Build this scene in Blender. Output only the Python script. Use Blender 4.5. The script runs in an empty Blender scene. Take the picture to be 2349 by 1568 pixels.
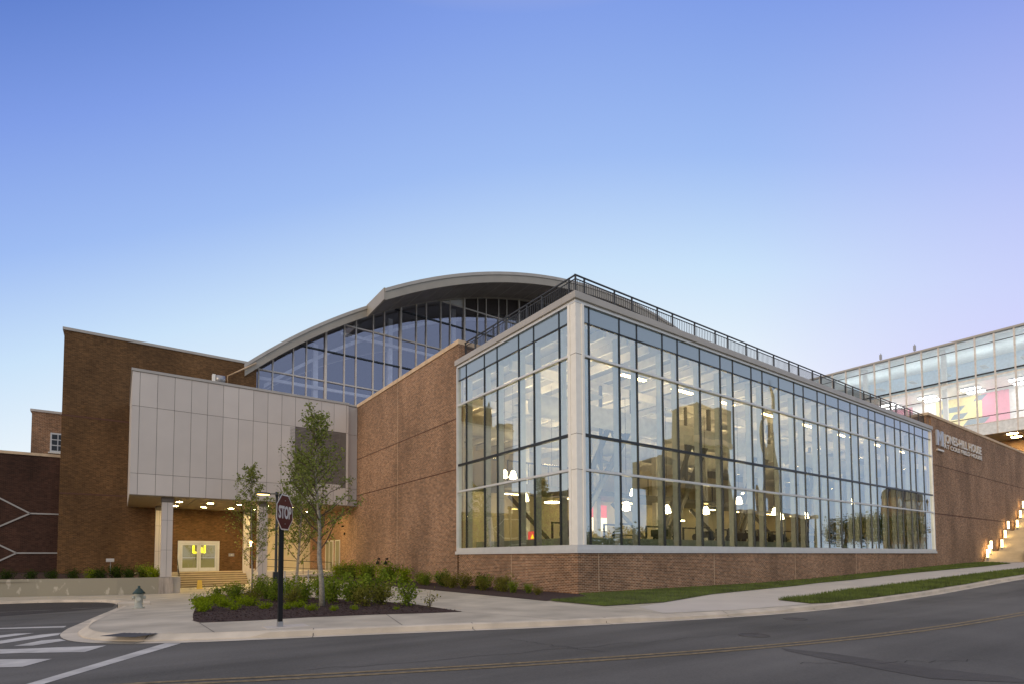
import bpy, bmesh, math, random
from mathutils import Vector, Matrix
R = math.radians
scn = bpy.context.scene
COL = scn.collection

# ------------------------------------------------------------------ camera
cam = bpy.data.objects.new("camera", bpy.data.cameras.new("camera"))
COL.objects.link(cam); scn.camera = cam
CAMP = Vector((-14.79, -16.04, 1.48))
yaw, pit, rol = R(54.1727), R(2.5519), R(-.2454)
cf = Vector((math.cos(yaw)*math.cos(pit), math.sin(yaw)*math.cos(pit), math.sin(pit)))
rt = Vector((math.sin(yaw), -math.cos(yaw), 0)); up = rt.cross(cf)
r2 = rt*math.cos(rol)+up*math.sin(rol); u2 = -rt*math.sin(rol)+up*math.cos(rol)
mw = Matrix(((r2.x, u2.x, -cf.x, CAMP.x), (r2.y, u2.y, -cf.y, CAMP.y), (r2.z, u2.z, -cf.z, CAMP.z), (0, 0, 0, 1)))
cam.matrix_world = mw
cam.data.sensor_width = 36; cam.data.lens = 1250.68/2349*36
cam.data.shift_y = (1220.02-784)/2349
cam.data.clip_end = 3000; cam.data.clip_start = .1

# ------------------------------------------------------------------ world: dusk sky
scn.view_settings.view_transform = 'Standard'; scn.view_settings.look = 'None'
scn.view_settings.gamma = 1; scn.view_settings.exposure = 0
W = bpy.data.worlds.new("World"); scn.world = W; W.use_nodes = True
nt = W.node_tree; nt.nodes.clear()
def N(t, **k):
    n = nt.nodes.new(t)
    for a, b in k.items(): setattr(n, a, b)
    return n
def lk(a, b): nt.links.new(a, b)
def mth(op, a, b=None, c=None, clamp=False):
    n = N('ShaderNodeMath', operation=op, use_clamp=clamp)
    for i, x in enumerate((a, b, c)):
        if x is None: continue
        if isinstance(x, (int, float)): n.inputs[i].default_value = x
        else: lk(x, n.inputs[i])
    return n.outputs[0]
SUNAZ = 188.0; SUNEL = 9.0       # direction towards the afterglow, degrees from +X
tc = N('ShaderNodeTexCoord'); sx = N('ShaderNodeSeparateXYZ'); lk(tc.outputs['Generated'], sx.inputs[0])
X_, Y_, Z_ = sx.outputs
hl = mth('SQRT', mth('ADD', mth('MULTIPLY', X_, X_), mth('ADD', mth('MULTIPLY', Y_, Y_), 1e-5)))
gaz = yaw-R(6)
dh = mth('DIVIDE', mth('ADD', mth('MULTIPLY', X_, math.cos(gaz)), mth('MULTIPLY', Y_, math.sin(gaz))), hl)
tt = mth('ADD', Z_, mth('MULTIPLY', mth('MINIMUM', mth('SUBTRACT', 1.0, dh), .62), .62), clamp=True)
rmp = N('ShaderNodeValToRGB'); lk(tt, rmp.inputs[0])
els = rmp.color_ramp.elements
cols = [(0.0, (.84, .86, .97)), (.17, (.90, .94, 1.0)), (.33, (.88, .95, 1.0)), (.47, (.62, .80, 1.0)), (.60, (.36, .53, .94)), (.73, (.225, .355, .84)), (.86, (.10, .20, .62)), (1, (.075, .15, .50))]
while len(els) < len(cols): els.new(.5)
for e, (p, c) in zip(els, cols): e.position = p; e.color = (*c, 1)
# lilac band on the side away from the set sun (towards +X)
anti = mth('DIVIDE', X_, hl)
lil = mth('MULTIPLY', mth('SMOOTH_MAX', mth('SUBTRACT', anti, .86), 0.0, .04), mth('SUBTRACT', 1.05, mth('MULTIPLY', mth('ABSOLUTE', mth('SUBTRACT', Z_, .25)), 2.2), clamp=True))
lil = mth('MULTIPLY', lil, 5.0, clamp=True)
mx1 = N('ShaderNodeMix', data_type='RGBA'); lk(lil, mx1.inputs[0]); lk(rmp.outputs[0], mx1.inputs[6]); mx1.inputs[7].default_value = (.64, .56, 1.0, 1)
# greyer sky behind, and a warm overhead added to tint the ground light
ov = mth('MULTIPLY', mth('SUBTRACT', .60, dh), 3.0, clamp=True)
oz = mth('MULTIPLY', mth('SUBTRACT', Z_, .72), 6.0, clamp=True)
mx0 = N('ShaderNodeMix', data_type='RGBA'); lk(ov, mx0.inputs[0]); lk(mx1.outputs[2], mx0.inputs[6]); mx0.inputs[7].default_value = (.60, .69, .86, 1)
mxz = N('ShaderNodeMix', data_type='RGBA'); lk(oz, mxz.inputs[0]); lk(mx0.outputs[2], mxz.inputs[6]); mxz.inputs[7].default_value = (.82, .70, .60, 1)
# warm afterglow low on the side of the set sun
sd = mth('DIVIDE', mth('ADD', mth('MULTIPLY', X_, math.cos(R(SUNAZ))), mth('MULTIPLY', Y_, math.sin(R(SUNAZ)))), hl)
wf = mth('MULTIPLY', mth('MULTIPLY', mth('ADD', sd, -.1), 1.1, clamp=True), mth('SUBTRACT', 1.0, mth('MULTIPLY', mth('ABSOLUTE', Z_), 1.9), clamp=True))
mx2 = N('ShaderNodeMix', data_type='RGBA'); lk(wf, mx2.inputs[0]); lk(mxz.outputs[2], mx2.inputs[6]); mx2.inputs[7].default_value = (1.35, 1.17, 1.0, 1)
sky = N('ShaderNodeTexSky', sky_type='NISHITA', sun_disc=False, sun_elevation=R(SUNEL), sun_rotation=R(90-SUNAZ))
bg1 = N('ShaderNodeBackground'); bg2 = N('ShaderNodeBackground'); ad = N('ShaderNodeAddShader'); wo = N('ShaderNodeOutputWorld')
lk(mx2.outputs[2], bg1.inputs[0]); bg1.inputs[1].default_value = .93
lk(sky.outputs[0], bg2.inputs[0]); bg2.inputs[1].default_value = .012
lk(bg1.outputs[0], ad.inputs[0]); lk(bg2.outputs[0], ad.inputs[1]); lk(ad.outputs[0], wo.inputs[0])

sun = bpy.data.objects.new("sun", bpy.data.lights.new("sun", 'SUN')); COL.objects.link(sun)
sun.data.energy = 1.0; sun.data.angle = R(24); sun.data.color = (1, .78, .55)
sdv = Vector((math.cos(R(SUNAZ+12))*math.cos(R(SUNEL)), math.sin(R(SUNAZ+12))*math.cos(R(SUNEL)), math.sin(R(SUNEL))))
sun.rotation_euler = sdv.to_track_quat('Z', 'Y').to_euler(); sun.location = (-30, -10, 30)

# ------------------------------------------------------------------ ground height
GX = [-400, 12, 18.3, 27.4, 35.4, 45.6, 52.5, 80, 140, 900]; GZ = [0, 0, .07, .28, .46, .68, .82, 1.4, 2.0, 2.2]
HY = [-900, 0, 8.5, 15, 25, 31, 900]; HZ = [0, 0, -.36, -.62, -.76, -.7, -.7]
def interp(x, a, b):
    for i in range(len(a)-1):
        if x <= a[i+1]:
            t = (x-a[i])/(a[i+1]-a[i]); t = min(max(t, 0), 1); return b[i]*(1-t)+b[i+1]*t
    return b[-1]
def gz(x, y):
    w = min(max((-2-x)/6, 0), 1); w = w*w*(3-2*w)
    return interp(x, GX, GZ)+w*interp(y, HY, HZ)

# ------------------------------------------------------------------ materials
class MT:
    def __init__(s, name):
        s.m = bpy.data.materials.new(name); s.m.use_nodes = True; s.t = s.m.node_tree
        s.b = s.t.nodes['Principled BSDF']; s.o = s.t.nodes['Material Output']
    def n(s, t, **k):
        x = s.t.nodes.new(t)
        for a, b in k.items(): setattr(x, a, b)
        return x
    def l(s, a, b): s.t.links.new(a, b)
def plain(name, c, rough=.6, metal=0, var=.12, scale=3., bump=0, bscale=40., spec=.5, coords='Object', streak=None):
    M = MT(name); tcn = M.n('ShaderNodeTexCoord'); src = tcn.outputs[coords]
    if streak:
        mp = M.n('ShaderNodeMapping'); mp.inputs['Scale'].default_value = streak; M.l(src, mp.inputs[0]); src = mp.outputs[0]
    nz = M.n('ShaderNodeTexNoise'); nz.inputs['Scale'].default_value = scale; nz.inputs['Detail'].default_value = 6; M.l(src, nz.inputs[0])
    r = M.n('ShaderNodeValToRGB'); M.l(nz.outputs[0], r.inputs[0])
    r.color_ramp.elements[0].position = .3; r.color_ramp.elements[1].position = .7
    r.color_ramp.elements[0].color = (*[x*(1-var) for x in c], 1); r.color_ramp.elements[1].color = (*[min(x*(1+var), 1) for x in c], 1)
    M.l(r.outputs[0], M.b.inputs['Base Color']); M.b.inputs['Roughness'].default_value = rough; M.b.inputs['Metallic'].default_value = metal
    M.b.inputs['Specular IOR Level'].default_value = spec
    if bump:
        n2 = M.n('ShaderNodeTexNoise'); n2.inputs['Scale'].default_value = bscale; n2.inputs['Detail'].default_value = 4; M.l(tcn.outputs[coords], n2.inputs[0])
        bp = M.n('ShaderNodeBump'); bp.inputs['Strength'].default_value = bump; bp.inputs['Distance'].default_value = .02; M.l(n2.outputs[0], bp.inputs['Height']); M.l(bp.outputs[0], M.b.inputs['Normal'])
    return M.m
def brick(name, c1, c2, mortar, blot=.25):
    M = MT(name); uv = M.n('ShaderNodeUVMap'); bt = M.n('ShaderNodeTexBrick'); M.l(uv.outputs[0], bt.inputs[0])
    bt.inputs['Scale'].default_value = 1; bt.inputs['Brick Width'].default_value = .203; bt.inputs['Row Height'].default_value = .0677
    bt.inputs['Mortar Size'].default_value = .0105; bt.inputs['Mortar Smooth'].default_value = .3; bt.inputs['Bias'].default_value = -.1
    bt.inputs['Color1'].default_value = (*c1, 1); bt.inputs['Color2'].default_value = (*c2, 1); bt.inputs['Mortar'].default_value = (*mortar, 1)
    nz = M.n('ShaderNodeTexNoise'); nz.inputs['Scale'].default_value = .34; nz.inputs['Detail'].default_value = 5; nz.inputs['Roughness'].default_value = .5; mps = M.n('ShaderNodeMapping'); mps.inputs['Scale'].default_value = (1.3, .55, 1); M.l(uv.outputs[0], mps.inputs[0]); M.l(mps.outputs[0], nz.inputs[0])
    mr = M.n('ShaderNodeMapRange'); mr.inputs[1].default_value = .3; mr.inputs[2].default_value = .7; mr.inputs[3].default_value = 1-blot; mr.inputs[4].default_value = 1+blot; M.l(nz.outputs[0], mr.inputs[0])
    # darker single bricks
    nv = M.n('ShaderNodeTexWhiteNoise', noise_dimensions='2D'); mp = M.n('ShaderNodeVectorMath', operation='DIVIDE'); mp.inputs[1].default_value = (.203, .0677, 1); M.l(uv.outputs[0], mp.inputs[0])
    fl = M.n('ShaderNodeVectorMath', operation='FLOOR'); M.l(mp.outputs[0], fl.inputs[0]); M.l(fl.outputs[0], nv.inputs[0])
    m2 = M.n('ShaderNodeMapRange'); m2.inputs[1].default_value = 0; m2.inputs[2].default_value = 1; m2.inputs[3].default_value = .74; m2.inputs[4].default_value = 1.2; M.l(nv.outputs[0], m2.inputs[0])
    mm = M.n('ShaderNodeMath', operation='MULTIPLY'); M.l(mr.outputs[0], mm.inputs[0]); M.l(m2.outputs[0], mm.inputs[1])
    vm = M.n('ShaderNodeVectorMath', operation='SCALE'); M.l(bt.outputs[0], vm.inputs[0]); M.l(mm.outputs[0], vm.inputs['Scale'])
    M.l(vm.outputs[0], M.b.inputs['Base Color']); M.b.inputs['Roughness'].default_value = .85; M.b.inputs['Specular IOR Level'].default_value = .25
    bp = M.n('ShaderNodeBump'); bp.inputs['Strength'].default_value = .06; bp.inputs['Distance'].default_value = .004; bp.invert = True; M.l(bt.outputs['Fac'], bp.inputs['Height']); M.l(bp.outputs[0], M.b.inputs['Normal'])
    return M.m
def emis(name, c, s):
    M = MT(name); M.b.inputs['Base Color'].default_value = (*c, 1); M.b.inputs['Emission Color'].default_value = (*c, 1); M.b.inputs['Emission Strength'].default_value = s
    return M.m
def glass(name, tint, refl, wav=.0, rc=(1, 1, 1), rough=0):
    M = MT(name); M.t.nodes.remove(M.b)
    tr = M.n('ShaderNodeBsdfTransparent'); tr.inputs[0].default_value = (*tint, 1)
    gl = M.n('ShaderNodeBsdfGlossy'); gl.inputs['Roughness'].default_value = rough; gl.inputs['Color'].default_value = (*rc, 1)
    lw = M.n('ShaderNodeLayerWeight'); lw.inputs[0].default_value = .35
    mr = M.n('ShaderNodeMapRange'); mr.inputs[3].default_value = refl; mr.inputs[4].default_value = min(refl+.45, 1); M.l(lw.outputs['Facing'], mr.inputs[0])
    pw = M.n('ShaderNodeMath', operation='POWER'); M.l(lw.outputs['Facing'], pw.inputs[0]); pw.inputs[1].default_value = 3; M.l(pw.outputs[0], mr.inputs[0])
    mx = M.n('ShaderNodeMixShader'); M.l(mr.outputs[0], mx.inputs[0]); M.l(tr.outputs[0], mx.inputs[1]); M.l(gl.outputs[0], mx.inputs[2]); M.l(mx.outputs[0], M.o.inputs[0])
    if wav:
        tcn = M.n('ShaderNodeTexCoord'); mp = M.n('ShaderNodeMapping'); mp.inputs['Scale'].default_value = (1, 1, .45); M.l(tcn.outputs['Object'], mp.inputs[0])
        nz = M.n('ShaderNodeTexNoise'); nz.inputs['Scale'].default_value = .55; nz.inputs['Detail'].default_value = 1; M.l(mp.outputs[0], nz.inputs[0])
        bp = M.n('ShaderNodeBump'); bp.inputs['Strength'].default_value = 1; bp.inputs['Distance'].default_value = wav; M.l(nz.outputs[0], bp.inputs['Height']); M.l(bp.outputs[0], gl.inputs['Normal'])
    return M.m
m = {}
m['brick'] = brick('red_brown_brick', (.275, .122, .054), (.125, .052, .027), (.48, .37, .26), .28)
m['brick_dark'] = brick('dark_old_brick', (.065, .026, .016), (.042, .018, .012), (.085, .05, .035), .35)
m['brick_block'] = brick('brown_old_brick', (.125, .060, .022), (.078, .037, .015), (.175, .11, .055), .3)
m['cladding'] = plain('warm_grey_metal_panel', (.60, .545, .495), .45, var=.04, scale=.6)
_t = m['cladding'].node_tree; _b0 = _t.nodes['Principled BSDF']; _g = _t.nodes.new('ShaderNodeNewGeometry'); _mr = _t.nodes.new('ShaderNodeMapRange'); _mr.inputs[3].default_value = .93; _mr.inputs[4].default_value = 1.05
_vs = _t.nodes.new('ShaderNodeVectorMath'); _vs.operation = 'SCALE'; _src = _b0.inputs['Base Color'].links[0].from_socket
_t.links.new(_g.outputs['Random Per Island'], _mr.inputs[0]); _t.links.new(_src, _vs.inputs[0]); _t.links.new(_mr.outputs[0], _vs.inputs['Scale']); _t.links.new(_vs.outputs[0], _b0.inputs['Base Color'])
m['cladding_joint'] = plain('panel_joint_shadow_gap', (.16, .14, .12), .7)
m['cap'] = plain('grey_beige_metal_cap', (.42, .395, .36), .45, var=.06, scale=1.2)
m['fascia'] = plain('roof_fascia_metal', (.34, .31, .26), .45, var=.07, scale=.7)
m['soffit'] = plain('dark_soffit_panel', (.16, .14, .12), .5, var=.2, scale=.8)
m['frame'] = plain('white_aluminium', (.66, .66, .65), .35, metal=.2, var=.05)
m['post'] = plain('cream_corner_cladding', (.84, .81, .74), .4, var=.04)
m['mull'] = plain('dark_aluminium', (.035, .04, .045), .35, metal=.5)
m['mull_grey'] = plain('grey_aluminium', (.58, .54, .50), .5, metal=.0)
m['fin'] = plain('white_interior_fin', (.52, .56, .56), .6)
m['coping'] = plain('buff_stone_coping', (.62, .46, .30), .8, var=.15, scale=2)
m['concrete'] = plain('pavement_concrete', (.47, .415, .335), .9, var=.22, scale=.8, bump=.25, bscale=60)
m['concrete2'] = plain('pale_new_concrete', (.56, .505, .45), .9, var=.06, scale=.6, bump=.2, bscale=60)
m['kerb'] = plain('kerb_concrete', (.56, .49, .40), .9, var=.2, scale=1.3, bump=.3, bscale=50)
m['white_paint'] = plain('road_paint_white', (.50, .48, .46), .8, var=.22, scale=2.5)
m['yellow_paint'] = plain('road_paint_yellow', (.205, .152, .08), .85, var=.4, scale=9)
m['black'] = plain('black_paint', (.008, .008, .009), .5, spec=.25)
m['rail'] = plain('dark_bronze_paint', (.03, .028, .026), .45)
m['mulch'] = plain('bark_mulch', (.045, .022, .018), 1, var=.6, scale=22, bump=1, bscale=60)
m['soil'] = plain('dry_ground', (.10, .09, .05), 1, var=.3, scale=.6)
m['lawn'] = plain('lawn_turf', (.085, .10, .018), 1, var=.45, scale=5, bump=1, bscale=60)
m['blade'] = plain('grass_blade', (.095, .13, .018), .7, var=.5, scale=.9)
m['bark'] = plain('pale_bark', (.27, .245, .20), .9, var=.35, scale=14)
m['bark2'] = plain('brown_twig', (.09, .065, .045), .9, var=.3, scale=10)
m['wallint'] = plain('cream_interior_wall', (.80, .70, .48), .8, var=.05)
m['ceil'] = plain('pale_interior_ceiling', (.30, .29, .27), .7)
m['truss'] = plain('painted_steel_truss', (.13, .115, .08), .5)
m['duct'] = plain('white_spiral_duct', (.85, .82, .75), .5)
m['turf'] = plain('indoor_turf', (.06, .11, .04), .9)
m['dado'] = plain('pale_green_dado', (.36, .42, .36), .6)
m['machine'] = plain('black_gym_metal', (.018, .018, .02), .5)
m['greenpaint'] = plain('dark_green_enamel', (.01, .035, .03), .4)
m['silver'] = plain('silver_paint', (.40, .40, .34), .45, var=.2, scale=6)
m['red'] = plain('sign_red', (.075, .003, .006), .45, var=.1, spec=.15)
m['signwhite'] = plain('sign_white', (.55, .53, .53), .35)
m['yellow'] = plain('yellow_plastic', (.75, .52, .08), .5)
m['steelgrey'] = plain('galvanised_steel', (.34, .34, .35), .4, metal=.6)
m['stucco'] = plain('beige_panel_wall', (.55, .47, .34), .8, var=.05)
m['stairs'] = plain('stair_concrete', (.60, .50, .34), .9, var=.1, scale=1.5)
m['roofing'] = plain('roof_membrane', (.25, .25, .24), .9)
m['louvre'] = plain('louvre_metal', (.27, .23, .21), .5)
m['darkpanel'] = plain('dark_brown_infill', (.035, .024, .02), .7)
m['glass'] = glass('curtain_wall_glass', (.84, .81, .68), .42, .014, (.84, .95, 1.0))
m['spandrel'] = MT('blue_spandrel_glass').m
_b = m['spandrel'].node_tree.nodes['Principled BSDF']; _b.inputs['Base Color'].default_value = (.13, .20, .25, 1); _b.inputs['Roughness'].default_value = .04; _b.inputs['Specular IOR Level'].default_value = 1; _b.inputs['Metallic'].default_value = .0; _b.inputs['Coat Weight'].default_value = 1; _b.inputs['Coat IOR'].default_value = 2.2
m['hallglass'] = glass('hall_glass', (.82, .86, .95), .27, .015, (.74, .77, .98))
m['clear'] = glass('clear_glass', (.85, .85, .8), .15)
m['bridgeglass'] = glass('bridge_glass', (.90, .94, .97), .36, .008, (.80, .92, 1))
m['lamp'] = emis('warm_lamp', (1, .86, .55), 34)
m['tube'] = emis('strip_lamp', (1, .76, .38), 20)
m['tube_w'] = emis('white_strip_lamp', (1, .94, .90), 15)
m['down'] = emis('downlight_lamp', (1, .74, .30), 150)
m['orange'] = emis('orange_lamp', (1, .50, .16), 45)
m['yneon'] = emis('yellow_neon', (.95, .88, .03), 1.6)
m['street'] = emis('street_lamp_glow', (1, .66, .20), 6)
m['steplight'] = emis('step_lamp', (1, .70, .30), 9)
m['screen'] = emis('lit_screen_white', (1, .86, .66), 2.2)
m['screenred'] = emis('lit_screen_red', (.85, .10, .09), 1.2)
def leafmat(name, a, b):
    M = MT(name); g = M.n('ShaderNodeNewGeometry'); r = M.n('ShaderNodeValToRGB'); M.l(g.outputs['Random Per Island'], r.inputs[0])
    r.color_ramp.elements[0].color = (*a, 1); r.color_ramp.elements[1].color = (*b, 1)
    M.t.nodes.remove(M.b); d = M.n('ShaderNodeBsdfDiffuse'); t = M.n('ShaderNodeBsdfTranslucent'); mx = M.n('ShaderNodeMixShader'); mx.inputs[0].default_value = .35
    M.l(r.outputs[0], d.inputs[0]); M.l(r.outputs[0], t.inputs[0]); M.l(d.outputs[0], mx.inputs[1]); M.l(t.outputs[0], mx.inputs[2]); M.l(mx.outputs[0], M.o.inputs[0])
    return M.m
m['leaf_tree'] = leafmat('tree_leaf', (.12, .15, .03), (.30, .34, .10))
m['leaf_shrub'] = leafmat('shrub_leaf', (.08, .13, .012), (.26, .33, .04))
m['leaf_olive'] = leafmat('olive_shrub_leaf', (.11, .11, .018), (.24, .23, .045))
m['leaf_lime'] = leafmat('lime_perennial_leaf', (.14, .20, .008), (.27, .34, .02))
m['leaf_dark'] = leafmat('dark_shrub_leaf', (.02, .04, .008), (.07, .11, .02))
# asphalt with patches and tyre darkening that belong to the surface
M = MT('asphalt'); tcn = M.n('ShaderNodeTexCoord')
n1 = M.n('ShaderNodeTexNoise'); n1.inputs['Scale'].default_value = .22; n1.inputs['Detail'].default_value = 8; M.l(tcn.outputs['Object'], n1.inputs[0])
mp = M.n('ShaderNodeMapping'); mp.inputs['Scale'].default_value = (.12, 1.3, 1); mp.inputs['Rotation'].default_value = (0, 0, R(10)); M.l(tcn.outputs['Object'], mp.inputs[0])
n2 = M.n('ShaderNodeTexNoise'); n2.inputs['Scale'].default_value = .8; n2.inputs['Detail'].default_value = 5; M.l(mp.outputs[0], n2.inputs[0])
n3 = M.n('ShaderNodeTexNoise'); n3.inputs['Scale'].default_value = 38; n3.inputs['Detail'].default_value = 3; M.l(tcn.outputs['Object'], n3.inputs[0])
a1 = M.n('ShaderNodeMath', operation='ADD'); M.l(n1.outputs[0], a1.inputs[0]); M.l(n2.outputs[0], a1.inputs[1])
a2 = M.n('ShaderNodeMath', operation='MULTIPLY_ADD'); M.l(n3.outputs[0], a2.inputs[0]); a2.inputs[1].default_value = .5; M.l(a1.outputs[0], a2.inputs[2])
rr = M.n('ShaderNodeValToRGB'); a3 = M.n('ShaderNodeMath', operation='MULTIPLY'); M.l(a2.outputs[0], a3.inputs[0]); a3.inputs[1].default_value = .4; M.l(a3.outputs[0], rr.inputs[0])
rr.color_ramp.elements[0].position = .36; rr.color_ramp.elements[0].color = (.080, .076, .071, 1); rr.color_ramp.elements[1].position = .64; rr.color_ramp.elements[1].color = (.168, .160, .151, 1)
M.l(rr.outputs[0], M.b.inputs['Base Color']); M.b.inputs['Roughness'].default_value = .92; M.b.inputs['Specular IOR Level'].default_value = .2
bp = M.n('ShaderNodeBump'); bp.inputs['Strength'].default_value = .35; bp.inputs['Distance'].default_value = .01; M.l(n3.outputs[0], bp.inputs['Height']); M.l(bp.outputs[0], M.b.inputs['Normal'])
m['asphalt'] = M.m
m['patch'] = plain('newer_asphalt', (.035, .03, .03), .95, var=.2, scale=2, bump=.3, bscale=90)

# ------------------------------------------------------------------ mesh helpers
def tag(o, label=None, cat=None, group=None, kind=None):
    if label: o['label'] = label
    if cat: o['category'] = cat
    if group: o['group'] = group
    if kind: o['kind'] = kind
    return o
def empty(name, loc, label, cat, group=None, rz=0):
    o = bpy.data.objects.new(name, None); COL.objects.link(o); o.location = loc; o.rotation_euler = (0, 0, rz); o.empty_display_size = .3
    tag(o, label, cat, group); return o
class MB:
    """collects geometry in world coordinates"""
    def __init__(s): s.v = []; s.f = []; s.sm = []
    def add(s, vs, fs, smooth=False):
        k = len(s.v); s.v += [tuple(p) for p in vs]; s.f += [tuple(i+k for i in f) for f in fs]; s.sm += [smooth]*len(fs); return s
    def box(s, x0, x1, y0, y1, z0, z1):
        x0, x1 = sorted((x0, x1)); y0, y1 = sorted((y0, y1)); z0, z1 = sorted((z0, z1))
        return s.add([(x0, y0, z0), (x1, y0, z0), (x1, y1, z0), (x0, y1, z0), (x0, y0, z1), (x1, y0, z1), (x1, y1, z1), (x0, y1, z1)],
                     [(3, 2, 1, 0), (4, 5, 6, 7), (0, 1, 5, 4), (1, 2, 6, 5), (2, 3, 7, 6), (3, 0, 4, 7)])
    def quad(s, a, b, c, d): return s.add([a, b, c, d], [(0, 1, 2, 3)])
    def bar(s, a, b, w, h=None, upv=(0, 0, 1)):
        a = Vector(a); b = Vector(b); d = (b-a).normalized(); h = h or w; u = Vector(upv)
        if abs(d.dot(u)) > .98: u = Vector((0, 1, 0))
        sd_ = d.cross(u).normalized(); u = sd_.cross(d); vs = []
        for p in (a, b):
            for i, j in ((-1, -1), (1, -1), (1, 1), (-1, 1)): vs.append(p+sd_*(i*w/2)+u*(j*h/2))
        return s.add(vs, [(3, 2, 1, 0), (4, 5, 6, 7), (0, 1, 5, 4), (1, 2, 6, 5), (2, 3, 7, 6), (3, 0, 4, 7)])
    def tube(s, pts, rad, n=8, cap=True):
        pts = [Vector(p) for p in pts]; rad = rad if isinstance(rad, (list, tuple)) else [rad]*len(pts); vs = []; fs = []
        for i, p in enumerate(pts):
            d = (pts[min(i+1, len(pts)-1)]-pts[max(i-1, 0)]).normalized(); u = Vector((0, 0, 1)) if abs(d.z) < .95 else Vector((1, 0, 0))
            a = d.cross(u).normalized(); b = a.cross(d)
            for k in range(n): t = 2*math.pi*k/n; vs.append(p+(a*math.cos(t)+b*math.sin(t))*rad[i])
        for i in range(len(pts)-1):
            for k in range(n): k2 = (k+1) % n; fs.append((i*n+k, i*n+k2, (i+1)*n+k2, (i+1)*n+k))
        s.add(vs, fs, True)
        if cap: k = len(s.v)-len(vs); s.f.append(tuple(k+i for i in range(n))[::-1]); s.f.append(tuple(k+(len(pts)-1)*n+i for i in range(n))); s.sm += [False, False]
        return s
    def lathe(s, c, prof, n=16, sx_=1, sy_=1):
        vs = []; fs = []
        for (r_, z) in prof:
            for k in range(n): t = 2*math.pi*k/n; vs.append((c[0]+r_*sx_*math.cos(t), c[1]+r_*sy_*math.sin(t), c[2]+z))
        for i in range(len(prof)-1):
            for k in range(n): k2 = (k+1) % n; fs.append((i*n+k, i*n+k2, (i+1)*n+k2, (i+1)*n+k))
        s.add(vs, fs, True); k = len(s.v)-len(vs)
        s.f.append(tuple(k+i for i in range(n))[::-1]); s.f.append(tuple(k+(len(prof)-1)*n+i for i in range(n))); s.sm += [False, False]
        return s
    def prism(s, poly, z0, z1):
        n = len(poly); vs = [(x, y, z0) for x, y in poly]+[(x, y, z1) for x, y in poly]
        fs = [tuple(range(n))[::-1], tuple(range(n, 2*n))]+[(i, (i+1) % n, (i+1) % n+n, i+n) for i in range(n)]
        return s.add(vs, fs)
    def build(s, name, mat, parent=None, bevel=0):
        me = bpy.data.meshes.new(name)
        off = Vector((0, 0, 0))
        if parent is not None:
            off = WORLD.get(parent.name, Vector((0, 0, 0)))
        else:
            xs = [p[0] for p in s.v]; ys = [p[1] for p in s.v]; zs = [p[2] for p in s.v]
            off = Vector(((min(xs)+max(xs))/2, (min(ys)+max(ys))/2, min(zs)))
        me.from_pydata([(p[0]-off.x, p[1]-off.y, p[2]-off.z) for p in s.v], [], s.f)
        me.polygons.foreach_set('use_smooth', s.sm); me.update()
        uv = me.uv_layers.new(name='UVMap')
        data = []
        vv = s.v
        for pg in me.polygons:
            nx, ny, nz = abs(pg.normal.x), abs(pg.normal.y), abs(pg.normal.z)
            for vi in pg.vertices:
                p = vv[vi]
                if nz > .7: data += [p[0], p[1]]
                elif nx > ny: data += [p[1], p[2]]
                else: data += [p[0], p[2]]
        uv.data.foreach_set('uv', data)
        me.materials.append(mat)
        o = bpy.data.objects.new(name, me); COL.objects.link(o)
        if parent is not None: o.parent = parent; WORLD[o.name] = off.copy()
        else: o.location = off; WORLD[o.name] = off.copy()
        if bevel:
            bv = o.modifiers.new('bevel', 'BEVEL'); bv.width = bevel; bv.segments = 2; bv.limit_method = 'ANGLE'
        return o
WORLD = {}
def root(name, loc, label, cat, group=None):
    o = empty(name, loc, label, cat, group); WORLD[o.name] = Vector(loc); return o
def copy_tree(o, parent=None):
    c = o.copy(); COL.objects.link(c); c.parent = parent
    for ch in list(o.children): copy_tree(ch, c)
    return c
def B(*a): return MB().box(*a)

# ground sheets that follow gz
def sheet(name, poly, off, mat, step=1.5, label=None, cat=None, kind='structure', domez=0):
    bm = bmesh.new(); vs = [bm.verts.new((x, y, 0)) for x, y in poly]; f = bm.faces.new(vs)
    bmesh.ops.triangulate(bm, faces=[f])
    xs = [p[0] for p in poly]; ys = [p[1] for p in poly]
    def cuts(lo, hi, a, b, st):
        v = max(lo, a)
        while v < min(hi, b): yield v; v += st
    for x in list(cuts(min(xs), max(xs), -21, 60, step))+[g for g in GX if min(xs) < g < max(xs)]:
        bmesh.ops.bisect_plane(bm, geom=bm.verts[:]+bm.edges[:]+bm.faces[:], plane_co=(x+.0013, 0, 0), plane_no=(1, 0, 0))
    for y in cuts(min(ys), max(ys), -1, 34, step):
        bmesh.ops.bisect_plane(bm, geom=bm.verts[:]+bm.edges[:]+bm.faces[:], plane_co=(0, y+.0017, 0), plane_no=(0, 1, 0))
    for v in bm.verts: v.co.z = gz(v.co.x, v.co.y)+off
    bmesh.ops.recalc_face_normals(bm, faces=bm.faces[:])
    for f in bm.faces:
        if f.normal.z < 0: f.normal_flip()
    me = bpy.data.meshes.new(name); bm.to_mesh(me); bm.free(); me.materials.append(mat)
    o = bpy.data.objects.new(name, me); COL.objects.link(o); tag(o, label, cat, kind=kind); return o
def smooth_line(p, k=3):
    for _ in range(k):
        q = [p[0]]
        for a, b in zip(p[:-1], p[1:]): q += [(a[0]*.75+b[0]*.25, a[1]*.75+b[1]*.25), (a[0]*.25+b[0]*.75, a[1]*.25+b[1]*.75)]
        p = q+[p[-1]]
    return p
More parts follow.
